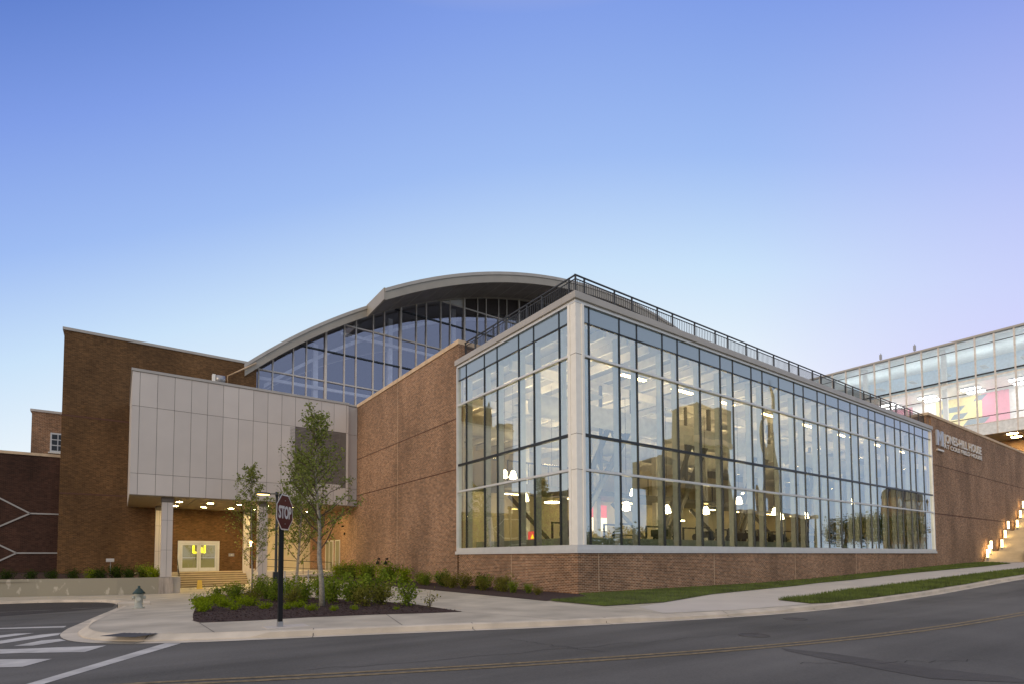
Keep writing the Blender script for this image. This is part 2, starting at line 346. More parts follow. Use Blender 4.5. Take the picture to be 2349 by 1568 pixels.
def offset(p, d):
    out = []
    for i in range(len(p)):
        a = p[max(i-1, 0)]; b = p[min(i+1, len(p)-1)]; dx, dy = b[0]-a[0], b[1]-a[1]; l = math.hypot(dx, dy) or 1
        out.append((p[i][0]-dy/l*d, p[i][1]+dx/l*d))
    return out
def ribbon(mb, a, b, za, zb):
    vs = [(x, y, gz(x, y)+za) for x, y in a]+[(x, y, gz(x, y)+zb) for x, y in b]; n = len(a)
    return mb.add(vs, [(i, i+1, n+i+1, n+i) for i in range(n-1)])
def dense(p, st=1.5):
    q = [p[0]]
    for a, b in zip(p[:-1], p[1:]):
        l = math.hypot(b[0]-a[0], b[1]-a[1]); n = max(1, int(l/st)) if max(a[0], b[0]) < 70 else 1
        q += [(a[0]+(b[0]-a[0])*k/n, a[1]+(b[1]-a[1])*k/n) for k in range(1, n+1)]
    return q

# ------------------------------------------------------------------ ground, road, pavement
EDGE = [(-60, 24.5), (-30, 23.2), (-19.6, 22.2), (-18.1, 21.9), (-16.5, 20.9), (-15.2, 19.3), (-14.75, 17.2), (-14.72, 14.2), (-15.31, 6.11), (-15.59, 1.61), (-15.71, -.22), (-15.77, -1.2), (-15.55, -2.4), (-14.9, -3.3), (-13.89, -3.94), (-12.6, -4.45), (-11.0, -4.98), (-9.3, -5.6), (-7.1, -6.45), (-4.3, -7.3), (-1.34, -8.0), (1.5, -8.4), (4.86, -8.5), (11.1, -8.26), (18.7, -8.0), (25.8, -8.1), (40, -8.7), (60, -9.8), (140, -15), (500, -40)]
EDGE = smooth_line(EDGE, 2)
E_in = offset(EDGE, .30); K_top = offset(EDGE, .46)
GXs = [-600]+[i*4-20 for i in range(21)]+[600]; GYs = [-600]+[i*4-28 for i in range(17)]+[600]
mb = MB(); vs = [(x, y, gz(x, y)-.3) for y in GYs for x in GXs]; nx = len(GXs)
mb.add(vs, [(j*nx+i, j*nx+i+1, (j+1)*nx+i+1, (j+1)*nx+i) for j in range(len(GYs)-1) for i in range(nx-1)])
tag(mb.build('ground', m['soil']), kind='structure')
road_poly = [(-60, -30), (500, -60), (500, -38)]+[p for p in offset(EDGE, .1)[::-1]]+[(-60, 24.6)]
sheet('road', road_poly, -.12, m['asphalt'])
pv = [(500, 60)]+[(-60, 60)]+K_top
sheet('pavement', pv, 0, m['concrete'])
g = MB(); ribbon(g, EDGE, E_in, -.112, -.118); tag(g.build('gutter', m['kerb']), kind='structure')
def kh(p):   # kerb drops at the corner ramps
    x, y = p
    if y < 1 and x < -12.6: return -.085
    if y < -6 and -4.2 < x < 1.2: return -.05
    return 0.0
kb = MB(); a = E_in; b = K_top
inn = offset(EDGE, .32)
v0 = [(x, y, gz(x, y)-.118) for x, y in a]; v1 = [(x, y, gz(x, y)+kh((x, y))-.012) for x, y in a]; v2 = [(x, y, gz(x, y)+kh((x, y))+.004) for x, y in offset(EDGE, .325)]; v3 = [(x, y, gz(x, y)+.006) for x, y in offset(EDGE, .475)]
n_ = len(a)
kb.add(v0+v1+v2+v3, [(k*n_+i, k*n_+i+1, (k+1)*n_+i+1, (k+1)*n_+i) for k in range(3) for i in range(n_-1)])
tag(kb.build('kerb', m['kerb']), kind='structure')
kj = MB(); ke = dense(EDGE, 1.0); acc = 0
for i in range(1, len(ke)-1):
    acc += math.hypot(ke[i][0]-ke[i-1][0], ke[i][1]-ke[i-1][1])
    if acc > 3.0 and ke[i][0] < 60 and ke[i][0] > -22:
        acc = 0; a_ = Vector((*ke[i-1], 0)); b_ = Vector((*ke[i+1], 0)); d_ = (b_-a_).normalized(); n_2 = Vector((-d_.y, d_.x, 0)); c_2 = Vector((*ke[i], 0)); zz_ = gz(*ke[i])
        for q0, q1, z0_, z1_ in ((0.0, .285, -.110, -.113), (.285, .318, -.113, kh(ke[i])-.010), (.318, .48, kh(ke[i])+.007, .012)):
            kj.add([tuple(c_2+n_2*q0-d_*.009+Vector((0, 0, zz_+z0_))), tuple(c_2+n_2*q0+d_*.009+Vector((0, 0, zz_+z0_))), tuple(c_2+n_2*q1+d_*.009+Vector((0, 0, zz_+z1_))), tuple(c_2+n_2*q1-d_*.009+Vector((0, 0, zz_+z1_)))], [(0, 1, 2, 3)])
m['joint'] = plain('joint_gap', (.17, .15, .13), 1)
tag(kj.build('kerb_joints', m['joint']), kind='structure')
# opposite side, behind the camera
sheet('opposite_pavement', [(-60, -16.6), (10, -17.5), (60, -19.5), (500, -45), (500, -49), (60, -23), (10, -20.5), (-60, -19)], 0.0, m['concrete'])
sheet('opposite_lawn', [(-60, -19), (10, -20.5), (60, -23), (500, -49), (500, -400), (-60, -400)], -.03, m['lawn'])
# expansion joints and slabs cut in the pavement
def strip(a, b, w, off, name, mat, kind='structure'):
    dx, dy = b[0]-a[0], b[1]-a[1]; l = math.hypot(dx, dy); nx_, ny_ = -dy/l*w/2, dx/l*w/2
    p = dense([a, b], 1.0); mb = MB()
    ribbon(mb, [(x-nx_, y-ny_) for x, y in p], [(x+nx_, y+ny_) for x, y in p], off, off); return tag(mb.build(name, mat), kind=kind)
m['joint'] = plain('joint_gap', (.17, .15, .13), 1)
jl = [((-3.12, -1.3), (-3.3, -7.9)), ((-7.22, -3.25), (-6.3, -6.2)), ((-9.1, -2.55), (-9.75, -5.0)), ((-13.25, -1.7), (-13.2, -3.7)), ((-14.9, 2.0), (-13.1, 2.1)), ((-12.6, 7.3), (-14.5, 7.6)),
      ((-7.1, 2.5), (-3.2, 2.4)), ((-7.1, 8), (-3.2, 7.9)), ((3.6, -3.5), (3.7, -6.3)), ((9.0, -2.9), (9.1, -5.6)), ((15, -2.3), (15.1, -5.3)), ((-12.2, 12.5), (-14.3, 12.7)), ((-11.7, 17), (-14.3, 17.4)), ((-11.5, 22), (-7.2, 22.2)), ((21, -2.3), (21.1, -5.3)), ((27, -2.3), (27.1, -5.4))]
jm = MB()
for a, b in jl:
    dx, dy = b[0]-a[0], b[1]-a[1]; l = math.hypot(dx, dy); nx_, ny_ = -dy/l*.009, dx/l*.009; p = dense([a, b], .8)
    ribbon(jm, [(x-nx_, y-ny_) for x, y in p], [(x+nx_, y+ny_) for x, y in p], .005, .005)
tag(jm.build('pavement_joints', m['joint']), kind='structure')
# pale newer slab along the street
sheet('new_pavement', [(-2.4, -5.2), (3.75, -3.45), (9, -2.85), (14.92, -2.2), (27.6, -2.25), (40, -3.05), (47.4, -3.07), (54, -2.8), (75, -4.2), (75, -7.5), (54, -6.9), (37, -5.95), (28.3, -5.5), (18.3, -5.27), (10.1, -5.55), (5.57, -6.3), (3.0, -6.5), (2.5, -7.75), (-1.0, -7.45), (-3.25, -6.75)], .004, m['concrete2'])
# planting beds, lawns
MUL = [(-11.7, 17), (-11.9, 12), (-12.5, 7.2), (-12.55, 5.9), (-13.1, 1.2), (-13.32, -1.14), (-13.23, -1.65), (-12.15, -1.95), (-10.91, -2.06), (-9.4, -2.45), (-8.3, -2.9), (-7.2, -3.25), (-7.2, -.2), (-7.2, 6), (-7.2, 21.5), (-8.8, 21.3), (-10.6, 19.2)]
def bed(name, poly, mat, hgt, step=.55):
    # gently mounded sheet
    o = sheet(name, poly, .008, mat, step)
    return o
bed('mulch_bed', MUL, m['mulch'], .05)
bed('wall_bed', [(-3.2, -1.9), (-.7, -1.3), (-.02, -.02), (-.02, 29.4), (-3.1, 29.4), (-3.1, 8)], m['mulch'], .03)
lawn1 = [(-3.07, -1.95), (-3.03, -4.45), (-.6, -4.7), (3.75, -3.47), (9, -2.87), (14.92, -2.22), (27.6, -2.25), (40, -3.06), (47.4, -3.07), (52.0, -.8), (52.0, -.02), (0, -.02), (-.02, -.02), (-.7, -1.3)]
lawn2 = [(3.0, -6.45), (5.57, -6.25), (10.1, -5.54), (18.3, -5.25), (28.3, -5.49), (37, -5.93), (54, -6.9), (75, -7.5), (140, -11.5), (140, -13.5), (54, -8.75), (30, -7.6), (22.65, -7.42), (15.2, -7.55), (6.5, -7.95), (3.2, -8.0), (2.5, -7.75)]
sheet('lawn', lawn1, .02, m['lawn'], .8); sheet('verge', lawn2, .02, m['lawn'], .8)
random.seed(5)
def inpoly(x, y, p):
    c = False; j = len(p)-1
    for i in range(len(p)):
        if (p[i][1] > y) != (p[j][1] > y) and x < (p[j][0]-p[i][0])*(y-p[i][1])/(p[j][1]-p[i][1])+p[i][0]: c = not c
        j = i
    return c
def blades(name, poly, n, xr, yr, h=(.03, .09)):
    mb = MB(); k = 0
    while k < n:
        u = random.random()**1.8
        x = xr[0]+(xr[1]-xr[0])*u; y = random.uniform(*yr)
        if not inpoly(x, y, poly): continue
        k += 1; z = gz(x, y)+.015; hh = random.uniform(*h); t = random.uniform(0, 6.28); w = .007+.0006*max(x, 0); lx, ly = random.uniform(-.03, .03), random.uniform(-.03, .03)
        mb.add([(x-w*math.cos(t), y-w*math.sin(t), z), (x+w*math.cos(t), y+w*math.sin(t), z), (x+lx, y+ly, z+hh)], [(0, 1, 2)])
    return tag(mb.build(name, m['blade']), kind='stuff')
blades('grass', lawn1, 26000, (-3.2, 50), (-4.8, 0)); blades('verge_grass', lawn2, 22000, (2.4, 60), (-9, -5), (.05, .15))
mb = MB()   # bark chips
random.seed(8)
k = 0
while k < 9000:
    x, y = random.uniform(-13.4, -7.1), random.uniform(-3.3, 12)**1
    if not inpoly(x, y, MUL): continue
    k += 1; z = gz(x, y)+.012; t = random.uniform(0, 6.28); l = random.uniform(.015, .05); w = l*.35; c, s_ = math.cos(t), math.sin(t); tz = random.uniform(0, .03)
    mb.add([(x-c*l, y-s_*l, z), (x+s_*w, y-c*w, z), (x+c*l, y+s_*l, z+tz), (x-s_*w, y+c*w, z+tz*.5)], [(0, 1, 2, 3)])
tag(mb.build('bark_chips', m['mulch']), kind='stuff')

# road markings
def mark(name, polys, mat, off=-.115):
    mb = MB()
    for p in polys:
        n = len(p); mb.add([(x, y, gz(x, y)+off) for x, y in p], [tuple(range(n))])
    o = mb.build(name, mat)
    for f in o.data.polygons:
        pass
    return tag(o, kind='structure')
def ext(a, b, d):
    l = math.hypot(b[0]-a[0], b[1]-a[1]); return (b[0]+(b[0]-a[0])/l*d, b[1]+(b[1]-a[1])/l*d)
cwk = [[(-15.61, -4.61), (-15.9, -5.17), (-16.25, -4.98), (-18.0, -3.9), (-17.7, -3.35), (-16.28, -4.16)],
       [(-14.93, -3.48), (-15.22, -4.12), (-16.12, -3.56), (-16.5, -3.4), (-17.9, -2.7), (-17.6, -2.1), (-16.21, -2.98)],
       [(-15.7, -1.88), (-15.58, -2.22), (-16.03, -2.64), (-16.31, -2.49), (-15.97, -1.93)],
       [(-15.75, -.73), (-15.77, -1.15), (-16.6, -2.02), (-17.4, -2.0), (-17.5, -1.5), (-16.62, -1.45), (-16.08, -.84)],
       [(-16.22, -.42), (-16.69, -.93), (-17.6, -.95), (-17.6, -.5), (-16.74, -.45), (-16.54, -.28)],
       [(-15.78, 1.35), (-15.8, .75), (-17.0, 1.75), (-18.2, 2.6), (-18.2, 3.1), (-17.1, 2.25)]]
mark('crosswalk', cwk, m['white_paint'])
mark('stop_line', [[(-14.04, -3.83), (-13.79, -4.01), (-15.5, -6.78), (-17.1, -9.35), (-17.3, -9.2), (-15.69, -6.68)]], m['white_paint'])
YL = [(-22, -5.2), (-17, -6.7), (-14.53, -7.57), (-12.41, -8.5), (-9.15, -9.72), (-6.59, -10.5), (-4.16, -11.1), (-1.07, -11.6), (2.09, -11.9), (5.83, -12.1), (12, -12.3), (25, -12.6), (60, -14.2), (140, -19)]
YL = dense(smooth_line(YL, 2), 2)
ym = MB()
for d in (-.13, .07): ribbon(ym, offset(YL, d-.05), offset(YL, d+.05), -.114, -.114)
tag(ym.build('centre_line', m['yellow_paint']), kind='structure')
sheet('asphalt_patch', [(-60, 24), (-19.6, 22.1), (-18.1, 21.8), (-16.5, 20.8), (-15.3, 19.2), (-14.85, 17.2), (-14.95, 14.5), (-16.2, 12.2), (-18.5, 9.8), (-23, 8), (-60, 6)], -.116, m['patch'])
def disc(name, x, y, r_, mat, label, cat, off=-.112, sx_=1):
    mb = MB(); mb.lathe((x, y, gz(x, y)+off-.02), [(r_, 0), (r_, .02), (r_*.9, .021), (r_*.88, .017), (.02, .017)], 28, sx_)
    return tag(mb.build(name, mat), label, cat)
m['iron'] = plain('worn_iron', (.065, .058, .055), .8, var=.3, scale=8)
disc('manhole_cover', -4.38, -9.93, .30, m['iron'], 'dark round manhole cover in the asphalt between kerb and yellow line', 'manhole cover')
disc('drain_cover', -.9, -9.0, .28, m['iron'], 'flat dark drain cover in the asphalt beside the dropped kerb', 'manhole cover')
gr = MB(); gp = [(-15.05, -2.95), (-14.67, -2.68), (-14.1, -3.2), (-14.5, -3.55)]
gr.add([(x, y, gz(x, y)+.006) for x, y in gp], [(0, 1, 2, 3)])
for i in range(7):
    t0 = i/7+.03; t1 = t0+.05
    gr.add([(gp[0][0]+(gp[3][0]-gp[0][0])*t, gp[0][1]+(gp[3][1]-gp[0][1])*t, gz(-14.6, -3)+.011) for t in (t0, t1)]+[(gp[1][0]+(gp[2][0]-gp[1][0])*t, gp[1][1]+(gp[2][1]-gp[1][1])*t, gz(-14.6, -3)+.011) for t in (t1, t0)], [(0, 1, 2, 3)])
tag(gr.build('tactile_plate', plain('dark_tactile_plate', (.10, .10, .11), .8)), 'dark grey tactile plate set in the corner pavement', 'tactile plate')

STAIN = [(-5.46, -11.05), (-5.3, -11.77), (-5.36, -12.58), (-5.42, -13.27), (-5.27, -14.0), (-5.5, -14.3), (-6.23, -13.43), (-6.1, -12.8), (-5.85, -11.85), (-5.65, -11.24)]
CRK = [(-12.6, -8.0, -3.2, -9.9), (-8.6, -7.4, -8.2, -9.4), (-3.2, -9.3, 1.8, -10.6), (-6.6, -11.9, -4.2, -13.4), (-17.5, 1.0, -16.2, 9.5), (4, -9.6, 14, -10.4)]
m['stain'] = plain('stained_asphalt', (.080, .073, .069), .92, var=.15, scale=3, bump=.3, bscale=90)
sheet('road_stain', STAIN, -.115, m['stain'])
cr = MB(); random.seed(41)
for (x0_, y0_, x1_, y1_) in CRK:
    pts = []; n = 26
    for i in range(n+1): t = i/n; pts.append((x0_+(x1_-x0_)*t+random.gauss(0, .05), y0_+(y1_-y0_)*t+random.gauss(0, .05)))
    w = [random.uniform(.004, .011) for _ in pts]; a_ = offset(pts, .006); b_ = offset(pts, -.006); ribbon(cr, a_, b_, -.1135, -.1135)
tag(cr.build('road_cracks', m['patch']), kind='structure')

# ------------------------------------------------------------------ glazed hall (corner)
PER = 7.45; MX = [.8]+[2.6+PER*k+d for k in range(5) for d in (0, 1.12, 2.87, 3.98, 5.72)]+[39.75]
MX = [x for i, x in enumerate(MX) if i == len(MX)-1 or x < 39.2]
MY = [.45, 1.08, 2.81, 3.94, 5.71, 6.86, 8.63, 9.45]
L, ZB, ZT = 39.85, 1.95, 11.75
gh = root('glazed_hall', (0, 0, 0), 'glass-walled corner building on a low red brick base with a cream corner post', 'building')
bw = MB(); bw.box(0, L, 0, .35, -.6, 1.62); bw.box(0, .35, .35, 9.3, -.6, 1.62); bw.build('brick_base', m['brick'], gh)
for x in (1.15, 9.1, 17, 25, 33): B(x, x+.02, -.004, 0, -.3, 1.62).build('masonry_joint', m['coping'], gh)
B(-.004, 0, 4.5, 4.52, -.3, 1.62).build('masonry_joint', m['coping'], gh)
s_ = MB(); s_.box(-.10, L+.1, -.10, .20, 1.62, 1.78); s_.box(-.10, .20, .20, 9.55, 1.62, 1.78); s_.box(-.05, L+.05, -.05, .2, 1.78, 1.95); s_.box(-.05, .2, .2, 9.5, 1.78, 1.95); s_.build('sill', m['frame'], gh)
c_ = MB(); c_.box(-.12, L+.12, -.12, .7, 11.88, 12.18); c_.box(-.12, .7, .7, 9.6, 11.88, 12.18); c_.build('roof_cap', m['cap'], gh, .02)
c_ = MB(); c_.box(-.03, L+.03, -.03, .3, 11.75, 11.88); c_.box(-.03, .3, .3, 9.5, 11.75, 11.88); c_.build('head_frame', m['frame'], gh)
c_ = MB(); c_.box(-.06, .20, .30, .44, 1.95, 11.75); c_.box(.30, .44, -.06, .2, 1.95, 11.75); c_.box(-.02, .3, -.02, .3, 1.95, 11.75)
c_.build('corner_post', m['post'], gh, .012)
for z in (4.98, 6.42, 9.68): B(-.028, .31, -.028, .31, z-.008, z+.008).build('post_joint', m['cladding_joint'], gh)
c_ = MB(); c_.box(L-.1, L, -.05, .25, 1.95, 11.75); c_.build('end_frame', m['frame'], gh)
c_ = MB(); c_.box(-.05, .25, 9.4, 9.5, 1.95, 11.75); c_.build('end_frame', m['frame'], gh)
for z, mat, h, pr_ in ((11.05, 'mull', .05, .03), (9.68, 'frame', .09, -.03), (6.43, 'mull', .11, .0), (4.99, 'frame', .10, -.03)):
    B(.44, L-.1, pr_+.0, .14, z-h/2, z+h/2).build('transom', m[mat], gh)
    B(pr_+.0, .14, .44, 9.4, z-h/2, z+h/2).build('transom', m[mat], gh)
ROWS = [(ZB, 4.95), (5.03, 6.38), (6.48, 9.63), (9.73, 11.03)]
random.seed(3)
def pane_set(axis, a, b):
    mb = MB()
    for z0, z1 in ROWS:
        e0, e1, e2 = [random.uniform(-.0025, .0025) for _ in range(3)]
        if axis == 'x': mb.quad((a, .07+e0, z0), (b, .07+e1, z0), (b, .07+e2, z1), (a, .07+e0, z1))
        else: mb.quad((.07+e0, b, z0), (.07+e1, a, z0), (.07+e2, a, z1), (.07+e0, b, z1))
    mb.build('glass_bay', m['glass'], gh)
    mb = MB()
    if axis == 'x': mb.box(a+.03, b-.03, .06, .09, 11.07, 11.75)
    else: mb.box(.06, .09, a+.03, b-.03, 11.07, 11.75)
    mb.build('spandrel_pane', m['spandrel'], gh)
xs = [.44]+MX[:-1]+[39.75]
for i in range(len(xs)-1): pane_set('x', xs[i], xs[i+1])
for i in range(len(MY)-1): pane_set('y', MY[i], MY[i+1])
for x in MX[:-1]:
    B(x-.026, x+.026, .03, .12, ZB, ZT).build('mullion', m['mull'], gh)
    B(x-.035, x+.035, .16, .42, ZB-.5, 10.9).build('interior_fin', m['fin'], gh)
for y in MY[1:-1]:
    B(.03, .12, y-.026, y+.026, ZB, ZT).build('mullion', m['mull'], gh)
    B(.16, .42, y-.035, y+.035, ZB-.5, 10.9).build('interior_fin', m['fin'], gh)
c_ = MB(); c_.box(.7, 72, .7, 33.8, 11.82, 11.95); c_.build('flat_roof', m['roofing'], gh)
# interior
B(.4, L+25, .4, 34, 1.0, 1.15).build('floor', m['turf'], gh)
c_ = MB(); c_.box(.7, L, 1.15, 1.25, 1.15, 2.3); c_.box(1.15, 1.25, 1.25, 9.4, 1.15, 2.3); c_.build('dado_wall', m['dado'], gh)
B(.4, L+25, 26, 26.2, 1.15, 11.8).build('inner_wall', m['wallint'], gh)
B(.36, .45, 9.5, 26, 1.15, 11.8).build('side_wall', m['wallint'], gh)
B(64.8, 65, .4, 26, 1.15, 11.8).build('far_wall', m['wallint'], gh)
B(.7, L+25, .7, 26, 11.6, 11.8).build('ceiling', m['ceil'], gh)
B(L+.3, L+25, .4, .5, 1.15, 11.8).build('street_side_wall', m['wallint'], gh)
c_ = MB()
for k in range(27): c_.box(1.0+k*1.5, 1.12+k*1.5, .9, 26, 11.2, 11.6)
c_.build('roof_joists', m['duct'], gh)
c_ = MB()
for y in (5.5, 12, 19): c_.box(.8, 60, y, y+.25, 10.75, 11.2)
c_.build('roof_girders', m['duct'], gh)
def truss(x, parent):
    mb = MB(); A1 = Vector((x, 4.6, 1.4)); A2 = Vector((x+6.2, 5.4, 9.2)); sp = Vector((-.75, 0, .6))
    mb.bar(A1, A2, .2, .3); mb.bar(A1+sp*.35, A2+sp*1.6, .18, .26)
    for k in range(1, 9):
        p = A1.lerp(A2, k/9); t2 = k/9+(.06 if k % 2 else -.06); q_ = (A1+sp*.35).lerp(A2+sp*1.6, t2); mb.bar(p, q_, .12)
    mb.bar((x+.2, 4.6, 1.4), (x-1.9, 6.5, 4.6), .16, .2); mb.bar((x+3.2, 5, 5.4), (x+3.2, 5, 10.8), .14); mb.bar((x+6.2, 5.4, 9.2), (x+6.2, 5.4, 11.2), .2)
    mb.build('truss_leg', m['truss'], parent)
for k in range(6): truss(3.2+PER*k, gh)
def disc_tube(name, pts, r_, mat, parent): return MB().tube(pts, r_, 14).build(name, mat, parent)
disc_tube('duct', [(1.5, 4.6, 8.9), (39, 4.6, 8.9)], .55, m['duct'], gh)
disc_tube('duct', [(1.5, 11.5, 9.4), (60, 11.5, 9.4)], .6, m['duct'], gh)
c_ = MB()
for k in range(9): c_.box(5+k*6, 5.35+k*6, 10, 10.35, 1.15, 11)
c_.build('interior_columns', m['duct'], gh)
B(3, 38, 9.0, 11.6, 5.4, 5.7).build('gallery_floor', m['truss'], gh)
B(1.5, 39.5, 11.6, 11.75, 1.15, 5.4).build('gallery_wall', m['wallint'], gh)
c_ = MB()
for k in range(24): c_.box(3+k*1.5, 3.05+k*1.5, 9.02, 9.07, 5.7, 6.9)
c_.box(3, 38, 9.0, 9.08, 6.9, 6.98); c_.build('gallery_railing', m['machine'], gh)
# things inside
def lampcopy(src, loc, label, k=[0]):
    c = copy_tree(src); c.location = loc; c['label'] = label; return c
def strip_light(loc, label, ln=1.7, mat='tube'):
    r_ = root('strip_light', loc, label, 'ceiling light', 'strip lights under the roof of the glazed hall')
    x, y, z = loc
    B(x-ln/2, x+ln/2, y-.12, y+.12, z+.03, z+.12).build('housing', m['frame'], r_)
    B(x-ln/2+.03, x+ln/2-.03, y-.09, y+.09, z-.02, z+.028).build('lamp', m[mat], r_)
    return r_
sl = strip_light((4.9, 1.3, 9.95), 'lit strip light behind the upper transom, nearest the cream corner post')
ordw = ['second', 'third', 'fourth', 'fifth', 'sixth', 'seventh', 'eighth']
for k, x in enumerate((8.6, 12.4, 16.8, 21.5, 26.8, 32.4, 37.2)): lampcopy(sl, (x, 1.3, 9.95), '%s lit strip light from the corner post behind the upper transom' % ordw[k])
for k, x in enumerate((4.5, 9.3, 14.1, 18.9, 23.7, 28.5, 33.3, 37.5)): lampcopy(sl, (x, 10.2, 5.2), '%s added strip light from the corner post under the inner gallery' % (['first']+ordw)[k])  # extra row added to brighten the lower interior behind the trusses
def added_uplight(loc, label):  # unseen upward lamps added to make the hall ceiling glow
    r_ = root('added_fill_light', loc, label, 'ceiling light', 'added fill lights washing the ceiling of the glazed hall'); x, y, z = loc
    B(x-.9, x+.9, y-.3, y+.3, z-.02, z+.06).build('tray', m['frame'], r_); B(x-.8, x+.8, y-.22, y+.22, z+.062, z+.08).build('lamp', m['fill_lamp'], r_)
    return r_
m['fill_lamp'] = emis('ceiling_fill_lamp', (1, .80, .50), 46)
ul = None
i = 0
rowsn = {3.6: 'front', 8.5: 'second', 14.5: 'third', 21: 'rear'}
for y in rowsn:
    for j, x in enumerate((4, 10, 16, 22, 29, 36, 46, 56)):
        lb = '%s added fill light from the left in the %s row below the glazed hall ceiling' % ((['first']+ordw)[j], rowsn[y])
        if ul is None: ul = added_uplight((x, y, 9.5), lb)
        else: lampcopy(ul, (x, y, 9.5), lb)
def pendant(loc, label):
    x, y, z = loc; r_ = root('pendant_lamp', loc, label, 'pendant lamp', 'bell pendant lamps inside the glazed hall')
    MB().lathe((x, y, z), [(.06, .44), (.12, .38), (.19, .15), (.22, 0), (.02, -.06)][::-1], 16).build('globe', m['lamp'], r_)
    MB().tube([(x, y, z+.34), (x, y, 10.6)], .012, 6).build('rod', m['machine'], r_)
    MB().lathe((x, y, z+.33), [(.06, 0), (.05, .14), (.015, .16)], 10).build('cap', m['machine'], r_)
    return r_
pl = pendant((7.3, 3.5, 4.7), 'glowing bell pendant high behind the second wide bay right of the corner post')
for loc, lb in [((6.7, 3.5, 3.9), 'glowing bell pendant hanging lower left of the high pendant near the corner post'), ((10.0, 3.5, 3.9), 'small glowing bell pendant in front of the reflected stone tower'), ((13.6, 3.5, 4.0), 'glowing bell pendant hanging in the dark reflection of the tower'),
                ((17.1, 3.5, 4.8), 'glowing bell pendant just right of the reflected tower'), ((21.4, 3.5, 4.3), 'glowing bell pendant midway along the street glass wall'), ((25.6, 3.5, 4.2), 'larger glowing bell of the pair above the reflected low building'), ((25.0, 5.0, 4.2), 'smaller glowing bell of the pair above the reflected low building'),
                ((33.0, 3.5, 5.6), 'glowing bell pendant far along the street glass wall near its right end'), ((3.0, 9.3, 6.0), 'left bell of the pair glowing behind the left glass face'), ((3.6, 9.3, 6.0), 'right bell of the pair glowing behind the left glass face'),
                ((3.0, 7.4, 4.5), 'single bell pendant low behind the middle of the left glass face'), ((2.2, 2.6, 7.0), 'bell pendant close behind the corner post at mid height')]: lampcopy(pl, loc, lb)
def discl(loc, label):
    x, y, z = loc; r_ = root('disc_lamp', loc, label, 'pendant lamp', 'flat disc lamps inside the glazed hall')
    MB().lathe((x, y, z), [(.02, 0), (.42, .01), (.42, .07), (.05, .10)], 20).build('diffuser', m['lamp'], r_)
    MB().tube([(x, y, z+.1), (x, y, 10.6)], .012, 6).build('rod', m['machine'], r_)
    return r_
dl = discl((16.9, 8, 3.9), 'flat glowing disc lamp low inside behind the reflected stone tower')
lampcopy(dl, (25.6, 8, 6.4), 'flat glowing disc lamp higher up inside right of the reflected tower'); lampcopy(dl, (5.0, 7.5, 4.5), 'flat glowing disc lamp behind the right part of the left glass face')
# gym machines
random.seed(11)
def machine(x, y, kind, label):
    r_ = root('treadmill' if kind == 0 else 'weight_rack', (x, y, 1.15), label, 'gym machine', 'gym machines standing along the glass')
    mb = MB()
    if kind == 0:
        B(x-.9, x+.9, y-.35, y+.35, 1.15, 1.38).build('deck', m['machine'], r_)
        mb.bar((x+.7, y-.32, 1.3), (x+.95, y-.32, 2.6), .08); mb.bar((x+.7, y+.32, 1.3), (x+.95, y+.32, 2.6), .08); mb.build('upright', m['machine'], r_)
        B(x+.75, x+1.15, y-.4, y+.4, 2.5, 2.85).build('console', m['machine'], r_)
    else:
        for dx in (-.7, .7):
            mb2 = MB().bar((x+dx, y-.5, 1.15), (x+dx, y-.5, 3.4), .09); mb2.bar((x+dx, y+.5, 1.15), (x+dx, y+.5, 3.4), .09); mb2.build('upright', m['machine'], r_)
        mb.bar((x-.75, y-.5, 3.35), (x+.75, y-.5, 3.35), .09); mb.bar((x-.75, y+.5, 3.35), (x+.75, y+.5, 3.35), .09); mb.bar((x-.9, y-.55, 2.7), (x+.9, y-.55, 2.7), .05); mb.build('crossbar', m['machine'], r_)
        mb = MB()
        for dx in (-.85, .85): mb.tube([(x+dx-.06, y-.55, 2.7), (x+dx+.06, y-.55, 2.7)], .23, 14)
        mb.build('weight_plate', m['machine'], r_)
    return r_
tm = machine(3.0, 4.4, 0, 'black treadmill standing behind the left glass face'); wr = machine(5.2, 6.4, 1, 'black weight rack inside nearest the corner post')
def mcopy(src, x, y, lb):
    c = copy_tree(src); c.location = (x, y, 1.15); c['label'] = lb
pos = ['first', 'second', 'third', 'fourth', 'fifth', 'sixth', 'seventh', 'eighth', 'ninth', 'tenth', 'eleventh']
for k in range(8): mcopy(tm, 7+k*3.9, 2.4, '%s black treadmill along the street glass counted from the corner post' % pos[k])
for k in range(8): mcopy(wr, 9+k*3.7, 6.2, '%s black weight rack in the back row counted from the corner post' % pos[k+1])
b1 = root('wall_screen', (9.5, 25.9, 5), 'lit red and white screen hanging inside near the corner post', 'screen')
B(10.4, 13.4, 11.45, 11.55, 3.3, 4.2).build('white_band', m['screen'], b1)
B(10.4, 13.4, 11.45, 11.55, 4.21, 5.1).build('red_band', m['screenred'], b1)
r_ = root('red_poster', (3.0, 3.0, 1.5), 'small red poster with a yellow triangle behind the left glass face', 'poster')
B(1.6, 1.64, 4.6, 5.3, 2.32, 2.72).build('board', m['screenred'], r_); MB().add([(1.59, 5.1, 2.36), (1.59, 4.8, 2.36), (1.59, 4.95, 2.6)], [(0, 1, 2)]).build('triangle', m['yneon'], r_)

